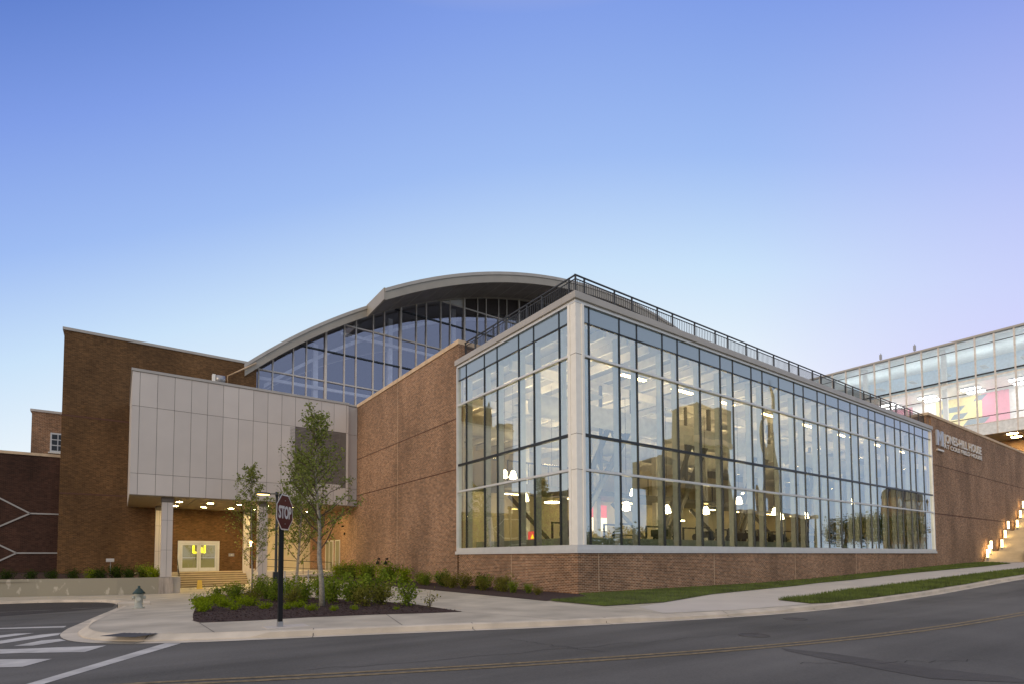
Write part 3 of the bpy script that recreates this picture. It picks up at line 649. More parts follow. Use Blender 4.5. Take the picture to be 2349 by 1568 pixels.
# ------------------------------------------------------------------ roof railing
rl = root('roof_railing', (.3, .3, 12.18), 'long black metal railing along the roof edge of the glass corner building', 'railing')
RZ0, RZ1 = 12.18, 13.1
mb = MB(); mb.bar((.25, .3, RZ1), (39.3, .3, RZ1), .06, .05); mb.bar((.3, .3, RZ1), (.3, 9.2, RZ1), .06, .05); mb.build('top_rail', m['rail'], rl)
mb = MB(); mb.bar((.25, .3, RZ1-.16), (39.3, .3, RZ1-.16), .035, .035); mb.bar((.3, .3, RZ1-.16), (.3, 9.2, RZ1-.16), .035, .035); mb.build('lower_rail', m['rail'], rl)
px = [.3]+[x for x in MX if x < 39]+[39.25]; py_ = [.7, 2.5, 3.6, 5.3, 6.4, 8.1, 9.1]
for x in px: B(x-.03, x+.03, .27, .33, RZ0-.02, RZ1).build('post', m['rail'], rl)
for y in py_: B(.27, .33, y-.03, y+.03, RZ0-.02, RZ1).build('post', m['rail'], rl)
for a, b in zip(px[:-1], px[1:]):
    mb = MB(); n = max(2, int((b-a)/.125))
    for k in range(1, n): x = a+(b-a)*k/n; mb.box(x-.009, x+.009, .29, .31, RZ0, RZ1-.16)
    mb.build('baluster_panel', m['rail'], rl)
for a, b in zip([.3]+py_[:-1], py_):
    mb = MB(); n = max(2, int((b-a)/.125))
    for k in range(1, n): y = a+(b-a)*k/n; mb.box(.29, .31, y-.009, y+.009, RZ0, RZ1-.16)
    mb.build('baluster_panel', m['rail'], rl)
mb = MB().lathe((23, .9, 11.95), [(.1, 0), (.1, .4), (.2, .42), (.2, .55), (.05, .6)], 12); tag(mb.build('roof_vent', m['fascia']), 'small metal roof vent poking up behind the railing', 'vent')

# ------------------------------------------------------------------ brick wings
wl = root('brick_wing', (0, 9.5, 0), 'tall red brick wall wing left of the left glass face, with buff coping', 'building')
mb = MB(); mb.box(0, .35, 9.5, 34.0, -1.2, 13.05); mb.box(.35, 2.2, 9.5, 9.85, 11.9, 13.05); mb.build('wall', m['brick'], wl)
mb = MB(); mb.box(-.06, 2.2, 9.3, 34.0, 13.05, 13.3); mb.build('coping', m['coping'], wl, .015)
mb = MB(); mb.box(.0, .35, 9.3, 9.5, 11.9, 13.05); mb.build('wall_end', m['brick'], wl)
mb = MB(); mb.box(-.006, 0, 17.3, 17.32, 0, 13.05); mb.build('movement_joint', m['coping'], wl)
m['bandline'] = plain('soldier_course', (.105, .048, .03), .9)  # dark brown horizontal joint lines in the brick walls
mb = MB()
for z in (9.0, 6.2): mb.box(-.012, 0, 9.5, 30, z, z+.05)
mb.build('string_course', m['bandline'], wl)
# doors of the wing under the canopy
for (y0, y1, two) in ((30.3, 32.4, True), (28.6, 29.8, False)):
    d = MB(); d.box(-.05, 0, y0, y1, 2.86, 2.95); d.box(-.05, 0, y0, y0+.1, .4, 2.86); d.box(-.05, 0, y1-.1, y1, .4, 2.86)
    if two: d.box(-.05, 0, (y0+y1)/2-.06, (y0+y1)/2+.06, .4, 2.86)
    fr = d.build('door_frame', m['frame'], wl)
    B(-.03, -.008, y0+.1, y1-.1, .42, 2.86).build('door_panel', plain('grey_green_door', (.20, .20, .13), .4), wl)
def vent(y, lb):
    r_ = root('hose_connection', (0, y, 1.0), lb, 'hose connection', 'black wall hose connections')
    MB().tube([(0, y, 1.38), (-.12, y, 1.38), (-.16, y, 1.2)], .07, 10).build('pipe_elbow', m['black'], r_)
    MB().tube([(-.16, y, 1.2), (-.17, y, .98)], [.09, .12], 12).build('inlet', m['black'], r_)
vent(20.2, 'left of two black hose connections on the brick wing'); vent(18.8, 'right of two black hose connections on the brick wing')
tag(B(-.08, 0, 27.4, 27.6, 3.3, 3.5).build('wall_camera', m['black'], bevel=.02), 'small black camera box on the brick wing beside the side doors', 'camera')
tag(B(-.14, 0, 27.75, 28.0, 3.95, 4.08).build('door_light', m['black'], bevel=.02), 'small dark fixture on the brick wing above the camera box', 'light fixture')
# right wing
wr_ = root('signed_brick_wing', (L, 0, 0), 'red brick wall wing at the right carrying the raised lettering', 'building')
mb = MB(); mb.box(L+.1, 75, 0, .35, 0, 13.05); mb.box(39.3, 40.4, .35, 1.7, 11.9, 13.05); mb.box(39.3, L+.1, .12, .35, 11.9, 13.05); mb.build('wall', m['brick'], wr_)
mb = MB(); mb.box(39.2, 75, -.06, .55, 13.05, 13.28); mb.box(39.2, 40.5, .55, 1.75, 13.05, 13.28); mb.build('coping', m['coping'], wr_, .015)
mb = MB(); mb.box(L+.1, 75, -.012, 0, 4.88, 4.95); mb.box(L+.1, 75, -.012, 0, 9.0, 9.05); mb.build('string_course', m['bandline'], wr_)
def text(name, s, size, loc, ext_, mat, parent=None, rot=(R(90), 0, 0), wscale=1.0, bold=0):
    cu = bpy.data.curves.new(name, 'FONT'); cu.body = s; cu.size = size; cu.extrude = ext_; cu.offset = bold
    o = bpy.data.objects.new('tmp', cu); COL.objects.link(o)
    bpy.context.view_layer.update(); me = bpy.data.meshes.new_from_object(o.evaluated_get(bpy.context.evaluated_depsgraph_get()))
    bpy.data.objects.remove(o); me.name = name
    me.materials.clear(); me.materials.append(mat)
    ob = bpy.data.objects.new(name, me); COL.objects.link(ob); ob.rotation_euler = rot; ob.scale = (wscale, 1, 1)
    if parent: ob.parent = parent; ob.location = Vector(loc)-WORLD[parent.name]
    else: ob.location = loc
    return ob
m['letter'] = plain('brushed_letter_metal', (.66, .58, .46), .35, metal=.2)
sg = root('wall_lettering', (40.9, -.05, 10.4), 'raised metal lettering and large M emblem high on the right brick wing', 'sign')
def fit(o, w):
    xs_ = [v.co.x for v in o.data.vertices]; o.scale.x = w/(max(xs_)-min(xs_))
fit(text('top_line', 'JONES-HILL HOUSE', 1.05, (42.8, -.06, 11.2), .04, m['letter'], sg, bold=.02), 10.5)
fit(text('bottom_line', 'AT COLE FIELD HOUSE', .52, (42.65, -.06, 10.68), .03, m['letter'], sg, bold=.012), 10.7)
em = MB()
M0 = [(40.9, 10.75), (41.35, 10.75), (41.35, 11.7), (41.7, 11.15), (42.05, 11.7), (42.05, 10.75), (42.5, 10.75), (42.5, 12.05), (42.05, 12.05), (41.7, 11.6), (41.35, 12.05), (40.9, 12.05)]
n = len(M0); em.add([(x, -.12, z) for x, z in M0]+[(x, 0, z) for x, z in M0], [tuple(range(n)), tuple(range(n, 2*n))[::-1]]+[(i, i+n, (i+1) % n+n, (i+1) % n) for i in range(n)])
em.build('emblem', plain('pale_blue_grey_metal', (.42, .44, .48), .35), sg); B(40.95, 42.5, -.12, 0, 10.3, 10.45).build('emblem_bar', m['letter'], sg)

# ------------------------------------------------------------------ stairs at the right
st = root('street_stairs', (52.3, 0, .8), 'broad pale concrete stairs climbing beside the right brick wing, lit from the side', 'stairs')
def flight(x0, x1, z0, z1, n, w0, w1, name='flight'):
    mb = MB()
    for k in range(n):
        a = x0+(x1-x0)*k/n; mb.box(a, x1+(3.4 if z1 < 6.5 else 6), w0, w1, z0+(z1-z0)*k/n-.001*k, z0+(z1-z0)*(k+1)/n)
    return mb.build(name, m['stairs'], st)
flight(52.3, 53.9, .7, 1.82, 6, -4.5, -.12); flight(57.3, 60.2, 1.83, 3.95, 12, -4.5, -.12); flight(63.4, 66.6, 3.96, 6.4, 14, -4.5, -.12)
B(66.6, 76, -4.5, -.12, 1.0, 6.39).build('upper_landing', m['stairs'], st)
B(51.6, 57.2, -9, -3.2, .6, 1.9).build('planter_block', plain('dark_grey_concrete', (.13, .125, .12), .9), st)
mb = MB(); mb.add([(57.5, -3.4, 1.91), (63, -3.4, 5.2), (63, -3.0, 5.2), (57.5, -3.0, 1.91), (63, -3.4, 1.91), (63, -3.0, 1.91)], [(0, 1, 2, 3), (0, 4, 1), (3, 2, 5), (1, 4, 5, 2), (0, 3, 5, 4)])
mb.build('cheek_wall', m['concrete2'], st)
sfirst = None; fl_ = ['lower', 'middle', 'upper']; wh = ['first', 'second', 'third']
for f_, (x0, x1, z0, z1) in enumerate(((52.6, 53.9, 1.0, 1.82), (57.6, 60.2, 2.0, 3.95), (63.7, 66.6, 4.2, 6.4))):
    for k in range(3):
        t = k/2; x = x0+(x1-x0)*t; z = z0+(z1-z0)*t
        lb = '%s glowing light post from the bottom of the %s stair flight' % (wh[k], fl_[f_])
        if sfirst is None:
            sfirst = root('stair_light_post', (x, -.35, z), lb, 'light post', 'glowing light posts along the street stairs')
            B(x-.09, x+.09, -.42, -.28, z+.25, z+1.0).build('lamp_panel', m['steplight'], sfirst); B(x-.1, x+.1, -.43, -.27, z-.1, z+.25).build('base', m['steelgrey'], sfirst); B(x-.1, x+.1, -.43, -.27, z+1.0, z+1.05).build('cap', m['steelgrey'], sfirst)
        else: lampcopy(sfirst, (x, -.35, z), lb)

# ------------------------------------------------------------------ bridge building
m['bmull'] = plain('pale_bridge_mullion', (.72, .66, .60), .5)
K = 70
bb = root('glass_bridge_building', (K, 0, 16), 'brightly lit glass upper-floor building bridging in from the right edge', 'building')
BY0, BY1 = -1.0, 24.3
mb = MB(); mb.box(K-.1, K+15, BY0, BY1, 28.05, 28.3); mb.build('roof_edge', m['cap'], bb)
B(K, K+.2, BY0, BY1, 16.0, 17.35).build('lower_band', plain('white_band_panel', (.80, .82, .82), .4), bb)
B(K+.25, K+15, BY0, BY1, 16.0, 16.15).build('soffit', m['soffit'], bb)
for a, b in ((17.4, 22.95), (23.55, 28.05)): MB().quad((K+.1, BY1, a), (K+.1, BY0, a), (K+.1, BY0, b), (K+.1, BY1, b)).build('glass_wall', m['bridgeglass'], bb)
for z, mt, h in ((27.05, 'mull', .06), (23.45, 'mull', .18), (21.4, 'mull', .07), (18.25, 'mull', .07), (17.4, 'bmull', .12)): B(K, K+.14, BY0, BY1, z-h/2, z+h/2).build('transom', m[mt], bb)
y = .44; ys_ = []
k = -9
while k < 13: ys_.append(.44+1.83*k); k += 1
for y in [q for q in ys_ if q > BY0]: B(K-.04, K+.16, y-.08, y+.08, 16.0, 28.05).build('mullion', m['bmull'], bb)
B(K+.3, K+15, BY0, BY1, 22.7, 23.2).build('upper_floor', m['duct'], bb); B(K+.3, K+15, BY0, BY1, 17.0, 17.3).build('lower_floor', m['duct'], bb)
B(K+6, K+6.2, BY0, BY1, 17.3, 22.7).build('inner_wall', plain('white_inner_wall', (.85, .82, .80), .7), bb)
B(K+9, K+9.2, BY0, BY1, 23.2, 28).build('upper_inner_wall', plain('blue_white_inner_wall', (.50, .60, .70), .7), bb)
B(K+.3, K+15, BY1-.2, BY1, 17.3, 28).build('end_wall', m['duct'], bb)
B(K+.3, K+15, BY0, BY1, 27.8, 28.0).build('ceiling', m['duct'], bb)
mb = MB()
for y in (16.6, 7.5): mb.box(K+.8, K+1.3, y-.25, y+.25, 17.3, 27.8)
mb.build('white_columns', m['duct'], bb)
fm = root('flag_mural', (K+5.9, 8, 17.5), 'large pink, white and yellow chequered flag mural inside the bridge building', 'mural')
fx = K+5.88
def fq(nm, pts, c): MB().add([(fx, y, z) for y, z in pts], [tuple(range(len(pts)))]).build(nm, plain(nm, c, .6), fm)
fq('pink_field', [(17.5, 17.6), (12.6, 17.6), (12.6, 22.4), (17.5, 22.4)], (.80, .28, .38)); fq('white_field', [(12.6, 17.6), (9.9, 17.6), (9.9, 22.4), (12.6, 22.4)], (.95, .93, .88))
fq('yellow_field', [(9.9, 17.6), (5.0, 17.6), (5.0, 22.4), (9.9, 22.4)], (.95, .78, .30)); fq('pink_edge', [(5.0, 17.6), (2.3, 17.6), (2.3, 22.4), (5.0, 22.4)], (.80, .25, .36))
fx -= .01
mb = MB()
for (y, z, w) in ((9.7, 20.6, 2.4), (8.4, 19.6, 1.4), (7.0, 18.6, 2.2), (5.9, 21.6, .9)): mb.add([(fx, y, z), (fx, y-w+.0, z+.0), (fx, y-w-.6, z+.7), (fx, y-.5, z+.7)], [(0, 1, 2, 3)])
mb.build('blue_checks', plain('blue_checks', (.16, .22, .28), .6), fm)
mb = MB()
for (y0, y1, z0, z1) in ((14.6, 14.1, 18.4, 21.6), (15.6, 13.2, 19.7, 20.3)): mb.add([(fx, y0, z0), (fx, y1, z0), (fx, y1, z1), (fx, y0, z1)], [(0, 1, 2, 3)])
mb.build('white_cross', m['signwhite'], fm)
fs_ = None
for j, (x, z, nm) in enumerate(((K+2.2, 22.4, 'lower'), (K+4.4, 22.4, 'lower rear'))):
    for k in range(5):
        y = 19-k*4.6; lb = '%s lamp from the left in the %s ceiling row of the bridge building' % ((['first']+ordw)[k], nm)
        if fs_ is None:
            fs_ = root('ceiling_lamp', (x, y, z), lb, 'ceiling light', 'ceiling lamps inside the bridge building')
            B(x-.35, x+.35, y-.9, y+.9, z, z+.1).build('lamp', m['tube_w'], fs_); B(x-.4, x+.4, y-.95, y+.95, z+.1, z+.2).build('housing', m['frame'], fs_)
        else: lampcopy(fs_, (x, y, z), lb)
m['coolfill'] = emis('cool_fill_lamp', (.80, .92, 1.0), 26)  # unseen lamps added to brighten the upper floor of the bridge
ub = None
for k in range(6):
    lb = '%s added fill light from the left in the upper floor of the bridge building' % pos[k]; loc = (K+5, 20-k*3.9, 25.6)
    if ub is None:
        ub = root('added_fill_light', loc, lb, 'ceiling light', 'added fill lights in the upper floor of the bridge building')
        B(loc[0]-.9, loc[0]+.9, loc[1]-.3, loc[1]+.3, loc[2]-.02, loc[2]+.06).build('tray', m['frame'], ub); B(loc[0]-.8, loc[0]+.8, loc[1]-.22, loc[1]+.22, loc[2]+.062, loc[2]+.08).build('lamp', m['coolfill'], ub)
    else: lampcopy(ub, loc, lb)
for j, (x, y, lb) in enumerate(((71.6, 1.3, 'left round downlight under the bridge building'), (74.4, 1.5, 'right round downlight under the bridge building'))):
    r_ = root('soffit_downlight', (x, y, 16), lb, 'downlight', 'downlights under the bridge building'); MB().lathe((x, y, 15.93), [(.02, 0), (.5, .005), (.55, .06)], 20).build('lamp', m['down'], r_); MB().lathe((x, y, 15.94), [(.6, 0), (.66, .0), (.66, .055)], 20).build('trim', m['frame'], r_)
pbk = root('bridge_base_block', (80, 0, 1), 'orange-lit brick block standing under the bridge building', 'building'); B(77, 92, .6, BY1, 0, 15.98).build('wall', m['brick'], pbk)
for nm, y, z, lb in (('roof_mast', 15.3, 28.3, 'left of two small masts on the bridge building roof'), ('roof_mast', 11.2, 28.3, 'right of two small masts on the bridge building roof')):
    r_ = root(nm, (K+3, y, z), lb, 'mast', 'small masts on the bridge building roof')
    MB().tube([(K+3, y, z), (K+3, y, z+2.0)], .04, 6).build('pole', m['steelgrey'], r_); B(K+2.9, K+3.1, y-.14, y+.14, z+1.1, z+1.8).build('head', m['steelgrey'], r_)

# ------------------------------------------------------------------ arched hall
ACX, AR, AZ = 34.0, 59.7, 33.6
def arch(x, dz=0): return AZ-AR+math.sqrt(max(AR*AR-(x-ACX)**2, 1))+dz
ah = root('arched_hall', (34, 40, 0), 'large hall with a curved metal roof and tall glass gable behind the brick wings', 'building')
def shell(x0, x1, y0, y1, top, bot, n=48):
    mb = MB(); vs = []
    for i in range(n+1):
        x = x0+(x1-x0)*i/n
        for y, z in ((y0, arch(x, top)), (y1, arch(x, top)), (y0, arch(x, bot)), (y1, arch(x, bot))): vs.append((x, y, z))
    fs = []
    for i in range(n):
        a = i*4; b = a+4
        fs += [(a, b, b+1, a+1), (a+2, a+3, b+3, b+2), (a, a+2, b+2, b), (a+1, b+1, b+3, a+3)]
    fs += [(0, 1, 3, 2), (n*4, n*4+2, n*4+3, n*4+1)]
    return mb.add(vs, fs)
shell(-6.4, 74.4, 34.25, 95, 0, -.75).build('roof', m['fascia'], ah)
shell(4.4, 63.6, 30.06, 34.2, -.02, -.9).build('roof_overhang', m['soffit'], ah)
shell(4.38, 63.62, 29.9, 30.05, .06, -1.0).build('overhang_fascia', m['fascia'], ah); shell(-6.45, 4.37, 34.05, 34.24, .06, -.95, 12).build('gable_fascia', m['fascia'], ah)
shell(4.3, 63.7, 29.82, 29.9, .1, -.22).build('gutter_edge', m['cap'], ah); shell(-6.5, 4.3, 33.96, 34.04, .1, -.22, 12).build('gutter_edge', m['cap'], ah)
mb = MB(); mb.add([(4.2, 29.9, arch(4.4, .1)), (4.2, 34.2, arch(4.4, .1)), (4.2, 34.2, arch(4.4, -1.1)), (4.2, 29.9, arch(4.4, -1.0)), (4.37, 29.9, arch(4.4, .1)), (4.37, 34.2, arch(4.4, .1)), (4.37, 34.2, arch(4.4, -1.1)), (4.37, 29.9, arch(4.4, -1.0))], [(0, 1, 2, 3), (4, 7, 6, 5), (0, 4, 5, 1), (3, 2, 6, 7), (0, 3, 7, 4), (1, 5, 6, 2)]); mb.build('return_fascia', m['fascia'], ah)
mb = MB()
x = 6.5
while x < 62: mb.add([(x-.03, 30.06, arch(x, -.93)), (x+.03, 30.06, arch(x, -.93)), (x+.03, 34.4, arch(x, -.93)), (x-.03, 34.4, arch(x, -.93))], [(0, 1, 2, 3)]); x += 1.85
mb.build('soffit_ribs', m['fascia'], ah)
HX = []
k = -1
x = .54-7.5
while x < 60:
    HX += [x+d for d in (0, 1.78, 2.92, 4.65, 5.8)]; x += 7.53
HX = [x for x in HX if -5.3 < x < 58]
YH = 35.0
def glwall(a, b):
    n = 4; vs = []; fs = []
    for i in range(n+1):
        x = a+(b-a)*i/n; vs += [(x, YH+.1, 12.0), (x, YH+.1, max(arch(x, -.76), 12.1))]
    mb = MB().add(vs, [(2*i, 2*i+2, 2*i+3, 2*i+1) for i in range(n)]); mb.build('glass_bay', m['hallglass'], ah)
hx_ = [-5.45]+HX+[58]
for a, b in zip(hx_[:-1], hx_[1:]): glwall(a, b)
for i, x in enumerate(HX):
    thick = abs(((x-.54+.2) % 7.53)-.2) < .25
    w = .13 if thick else .055
    B(x-w/2-.02, x+w/2+.02, YH-.06-(.12 if thick else 0), YH+.16, 12, arch(x, -.76)).build('mullion', m['mull_grey'], ah)
for z, mt in ((17.98, 'mull_grey'), (20.86, 'mull'), (23.72, 'mull_grey'), (26.63, 'mull'), (28.95, 'mull_grey')):
    xl = ACX-math.sqrt(max(AR*AR-(z+.8-AZ+AR)**2, 0)); xl = max(xl, -5.4)
    B(xl, 58, YH-.04, YH+.15, z-.06, z+.06).build('transom', m[mt], ah)
mb = MB()
xs_ = [x for x in HX if x > 15.5]
for a, b in zip(xs_[:-1], xs_[1:]): mb.add([(a+.05, YH+.03, arch(a, -2.6)), (b-.05, YH+.03, arch(b, -2.6)), (b-.05, YH+.03, arch(b, -.78)), (a+.05, YH+.03, arch(a, -.78))], [(0, 1, 2, 3)])
mb.build('dark_infill_panels', m['darkpanel'], ah)
MB().add([(13.0, YH+.04, 29.0), (15.6, YH+.04, 28.95), (15.6, YH+.04, arch(15.6, -.78)), (13.0, YH+.04, arch(13, -.8))], [(0, 1, 2, 3)][:1]).build('pale_infill_panel', m['frame'], ah)
# inside the hall
for x in (.54, 8.07, 15.6, 23.13, 30.7, 38.2): B(x-.75, x-.3, YH+1.2, YH+1.7, 12, arch(x, -1.6)).build('inner_column', m['duct'], ah)
shell(-4.5, 55, YH+1.3, YH+1.6, -2.4, -2.75, 30).build('inner_arch_beam', m['duct'], ah)
for z in (17.6, 23.3): B(max(-5, ACX-math.sqrt(AR*AR-(z+1.2-AZ+AR)**2)), 55, YH+.9, YH+1.15, z-.22, z+.05).build('inner_girt', m['duct'], ah)
_n = 30; _v = []
for _i in range(_n+1):
    _x = -5.4+78.0*_i/_n; _v += [(_x, YH+18, 8), (_x, YH+18, arch(_x, -.8))]
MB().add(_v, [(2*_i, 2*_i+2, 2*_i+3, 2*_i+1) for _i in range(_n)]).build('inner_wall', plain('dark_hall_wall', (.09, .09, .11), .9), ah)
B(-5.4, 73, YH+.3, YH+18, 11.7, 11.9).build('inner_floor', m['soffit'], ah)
B(73.4, 73.8, 34.5, 95, 0, 17).build('end_wall', m['brick_block'], ah)

# ------------------------------------------------------------------ left brick blocks
bl = root('brick_block', (-12, 34.2, -.7), 'tall brown brick block behind the pale panelled box', 'building')
B(-18.3, -5.5, 34.2, 60, -1.2, 17.95).build('wall', m['brick_block'], bl)
B(-18.4, -5.45, 34.12, 60, 17.95, 18.15).build('coping', m['cap'], bl)
mb = MB(); mb.box(-18.3, -5.5, 34.186, 34.2, 11.74, 11.86); mb.box(-18.3, -14.2, 34.186, 34.2, 6.12, 6.22); mb.build('string_course', m['bandline'], bl)
pp = MB().tube([(-7.75, 33.9, 13.3), (-7.75, 33.9, 16.55), (-5.6, 33.9, 18.1)], .07, 8); tag(pp.build('roof_pipe', m['coping']), 'thin angled pipe rising in front of the brown brick block', 'pipe')
hv = root('roof_fan', (-9.1, 30, 13.3), 'small pale roof fan unit sticking up above the panelled box', 'fan unit'); B(-9.35, -9.15, 29.8, 30.2, 13.3, 15.3).build('pale_end', m['post'], hv); MB().tube([(-9.1, 30, 15.0), (-8.5, 30, 15.0)], .32, 14).build('drum', m['steelgrey'], hv)  # cream upright box at the left end of the drum
lb_ = root('far_brick_house', (-19, 40, 0), 'small red brick building seen between the dark wall and the tall block', 'building')
B(-20.5, -18.0, 40, 55, 0, 13.0).build('wall', m['brick'], lb_); B(-20.6, -18, 39.9, 55, 13.0, 13.18).build('coping', m['mull_grey'], lb_)
w = B(-19.35, -18.4, 39.9, 40, 9.9, 11.45).build('window_frame', m['frame'], lb_)
mb = MB()
for i in range(2):
    for j in range(3): mb.box(-19.25+i*.4, -18.92+i*.4, 39.88, 39.9, 10.05+j*.45, 10.42+j*.45)
mb.build('window_pane', m['mull'], lb_); B(-19.45, -18.4, 39.8, 40, 9.8, 9.9).build('window_sill', m['post'], lb_)
dw = root('dark_brick_wall', (-24, 36, 0), 'dark brick wall at the left edge with pale zigzag bands', 'wall')
B(-40, -18.3, 36, 36.4, -1.2, 8.95).build('wall', m['brick_dark'], dw); B(-40, -18.35, 35.92, 36.5, 8.95, 9.15).build('coping', m['coping'], dw)
zz = MB(); Z = lambda a, b: zz.bar((a[0], 35.97, a[1]), (b[0], 35.97, b[1]), .06, .10)
for zc, kx in ((4.75, -20.0), (1.9, -20.65)):
    Z((-18.35, zc), (kx, zc)); Z((kx, zc), (kx-1.7, zc+1.05)); Z((kx, zc), (kx-1.7, zc-1.05)); Z((kx-1.7, zc+1.05), (kx-3.4, zc+1.05)); Z((kx-1.7, zc-1.05), (kx-3.4, zc-1.05))
zz.build('pale_band', m['cap'], dw)

# ------------------------------------------------------------------ panelled box and entrance
bx = root('panelled_box', (-7, 24.5, 5.4), 'pale metal panelled box projecting over the entrance on columns', 'building')
X0, X1, Y0, Y1, Z0, Z1 = -14.33, -.80, 24.5, 34.18, 5.40, 13.2
jx = [X0]+[-13.93+.925*k for k in range(15) if -13.93+.925*k < -.85]+[X1]
jz = [Z0, 6.72, 10.95, Z1-.1]
mbk = MB(); mbk.box(X0+.03, X1-.03, Y0+.03, Y1, Z0+.02, Z1-.08); mbk.build('joint_backing', m['cladding_joint'], bx)
mbp = MB()
for i in range(len(jx)-1):
    zs = [5.40, 6.72, 10.90, 13.05]
    for a, b in zip(zs[:-1], zs[1:]):
        if a > 6.5 and a < 7 and -5.1 < (jx[i]+jx[i+1])/2 < -1.4: continue
        mbp.box(jx[i]+.011, jx[i+1]-.011, Y0, Y0+.05, a+.012, b-.012)
for k in range(10):
    for a, b in zip((5.4, 6.72, 10.9), (6.72, 10.9, 13.05)): mbp.box(X0, X0+.05, Y0+.05+k*.96, Y0+.05+(k+1)*.96-.022, a+.012, b-.012)
mbp.build('panels', m['cladding'], bx)
mb = MB(); mb.box(X0-.05, X1+.02, Y0-.06, Y1, 13.06, 13.22); mb.box(X1+.02, -.02, Y0+.3, Y1, 13.1, 13.24); mb.build('roof_cap', m['cap'], bx)
mb = MB()
for a, b in zip((5.4, 6.72, 10.9), (6.72, 10.9, 13.08)): mb.box(X1+.0, -.01, 24.86, 24.95, a+.012, b-.012)
mb.build('recessed_panels', m['cladding'], bx)
B(X1, -.01, 24.97, Y1, 5.42, 13.0).build('recess_backing', m['cladding_joint'], bx)
for a, b in ((-5.03, -3.28), (-3.16, -1.42)):
    B(a, b, Y0+.06, Y0+.1, 6.95, 10.88).build('louvre_back', m['darkpanel'], bx)
    mb = MB(); z = 6.98
    while z < 10.85: mb.add([(a, Y0+.0, z), (b, Y0+.0, z), (b, Y0+.07, z+.085), (a, Y0+.07, z+.085)], [(0, 1, 2, 3)]); mb.add([(a, Y0+.0, z), (b, Y0+.0, z), (b, Y0+.0, z+.03), (a, Y0+.0, z+.03)], [(0, 1, 2, 3)]); z += .105
    mb.build('louvre', m['louvre'], bx)
mb = MB(); mb.box(-5.08, -1.38, Y0, Y0+.06, 6.74, 6.93); mb.box(-3.26, -3.18, Y0, Y0+.05, 6.93, 10.88); mb.build('louvre_frame', m['cladding'], bx)
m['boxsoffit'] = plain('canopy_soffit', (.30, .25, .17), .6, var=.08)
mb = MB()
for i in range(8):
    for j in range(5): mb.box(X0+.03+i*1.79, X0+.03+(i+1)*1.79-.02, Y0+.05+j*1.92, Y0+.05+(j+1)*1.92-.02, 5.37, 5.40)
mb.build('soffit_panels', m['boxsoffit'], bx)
d0 = None; gn = ['first', 'second', 'third', 'fourth', 'fifth', 'sixth']
for j, y in enumerate((27.7, 31.3)):
    for i, x in enumerate((-11.45, -9.57, -7.7, -5.84, -3.97, -2.05)):
        lb = '%s round downlight from the left in the %s row under the panelled box' % (gn[i], ['front', 'rear'][j])
        if d0 is None:
            d0 = root('canopy_downlight', (x, y, 5.37), lb, 'downlight', 'downlights under the panelled box')
            MB().lathe((x, y, 5.345), [(.02, 0), (.19, .004), (.2, .022)], 20).build('lamp', m['down'], d0); MB().lathe((x, y, 5.35), [(.205, 0), (.235, 0), (.235, .018)], 20).build('trim', m['frame'], d0)
        else: lampcopy(d0, (x, y, 5.37), lb)
# columns
def column(x, y, w, z0, lb, plinth):
    r_ = root('clad_column', (x, y, z0), lb, 'column', 'panelled columns carrying the box')
    h = w/2
    B(x-h, x+h, y-h, y+h, z0+(1.12 if plinth else 0), 5.05).build('shaft', m['cladding'], r_)
    B(x-h-.03, x+h+.03, y-h-.03, y+h+.03, 5.08, 5.37).build('capital', m['soffit'], r_)
    mb = MB()
    for z in (2.0, 3.9): mb.box(x-h-.003, x+h+.003, y-h-.003, y+h+.003, z, z+.015)
    mb.box(x-.008, x+.008, y-h-.004, y-h, z0+1.12, 5.05); mb.build('joint', m['cladding_joint'], r_)
    if plinth: B(x-h-.08, x+h+.08, y-h-.08, y+h+.08, z0, z0+1.1).build('plinth', plain('stained_plinth_concrete', (.42, .36, .30), .9, var=.35, scale=2, streak=(3, 3, .5)), r_)
column(-12.3, 25.25, .60, -.82, 'left front column standing on a stained concrete plinth', True)
column(-12.35, 32.6, .46, -.5, 'left rear column close to the brick wall behind the planter', False)
column(-6.63, 25.25, .60, -.82, 'right front column behind the tree on the left', True)
column(-6.3, 32.9, .46, .2, 'right rear column beside the orange wall lamp', False)
# entrance porch
en = root('entrance_porch', (-8, 33, -.7), 'pale stone entrance steps and landing under the panelled box', 'stairs')
n = 7; m['riser'] = plain('stair_riser_shade', (.30, .23, .13), .9, var=.2, scale=2)  # riser colour darkened to paint in shading between the treads
mb = MB(); mt_ = MB()
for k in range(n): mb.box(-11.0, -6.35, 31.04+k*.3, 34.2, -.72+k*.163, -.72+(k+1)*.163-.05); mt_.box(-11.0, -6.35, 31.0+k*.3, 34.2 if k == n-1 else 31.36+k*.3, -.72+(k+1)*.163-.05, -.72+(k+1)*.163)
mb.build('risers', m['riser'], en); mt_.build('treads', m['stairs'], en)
B(-13.8, -11.02, 32.9, 34.19, -.9, .42).build('left_landing', m['stairs'], en)
mb = MB(); mb.box(-6.33, -6.0, 30.6, 34.19, -.9, .62); mb.box(-6.0, -.02, 29.6, 34.19, -.9, .42); mb.build('ramp_landing', m['concrete2'], en)
mb = MB(); mb.add([(-6, 28.2, -.8), (-.02, 28.2, -.5), (-.02, 28.2, .42), (-6, 28.2, -.1), (-6, 29.59, -.8), (-.02, 29.59, -.5), (-.02, 29.59, .42), (-6, 29.59, -.1)], [(0, 1, 2, 3), (3, 2, 6, 7), (4, 7, 6, 5), (0, 3, 7, 4)]); mb.build('ramp', m['concrete2'], en)
bwl = root('entrance_back_wall', (-3, 34, .4), 'smooth beige wall under the right half of the panelled box', 'wall'); B(-4.72, -.02, 34.02, 34.19, .4, 5.36).build('wall', m['stucco'], bwl)
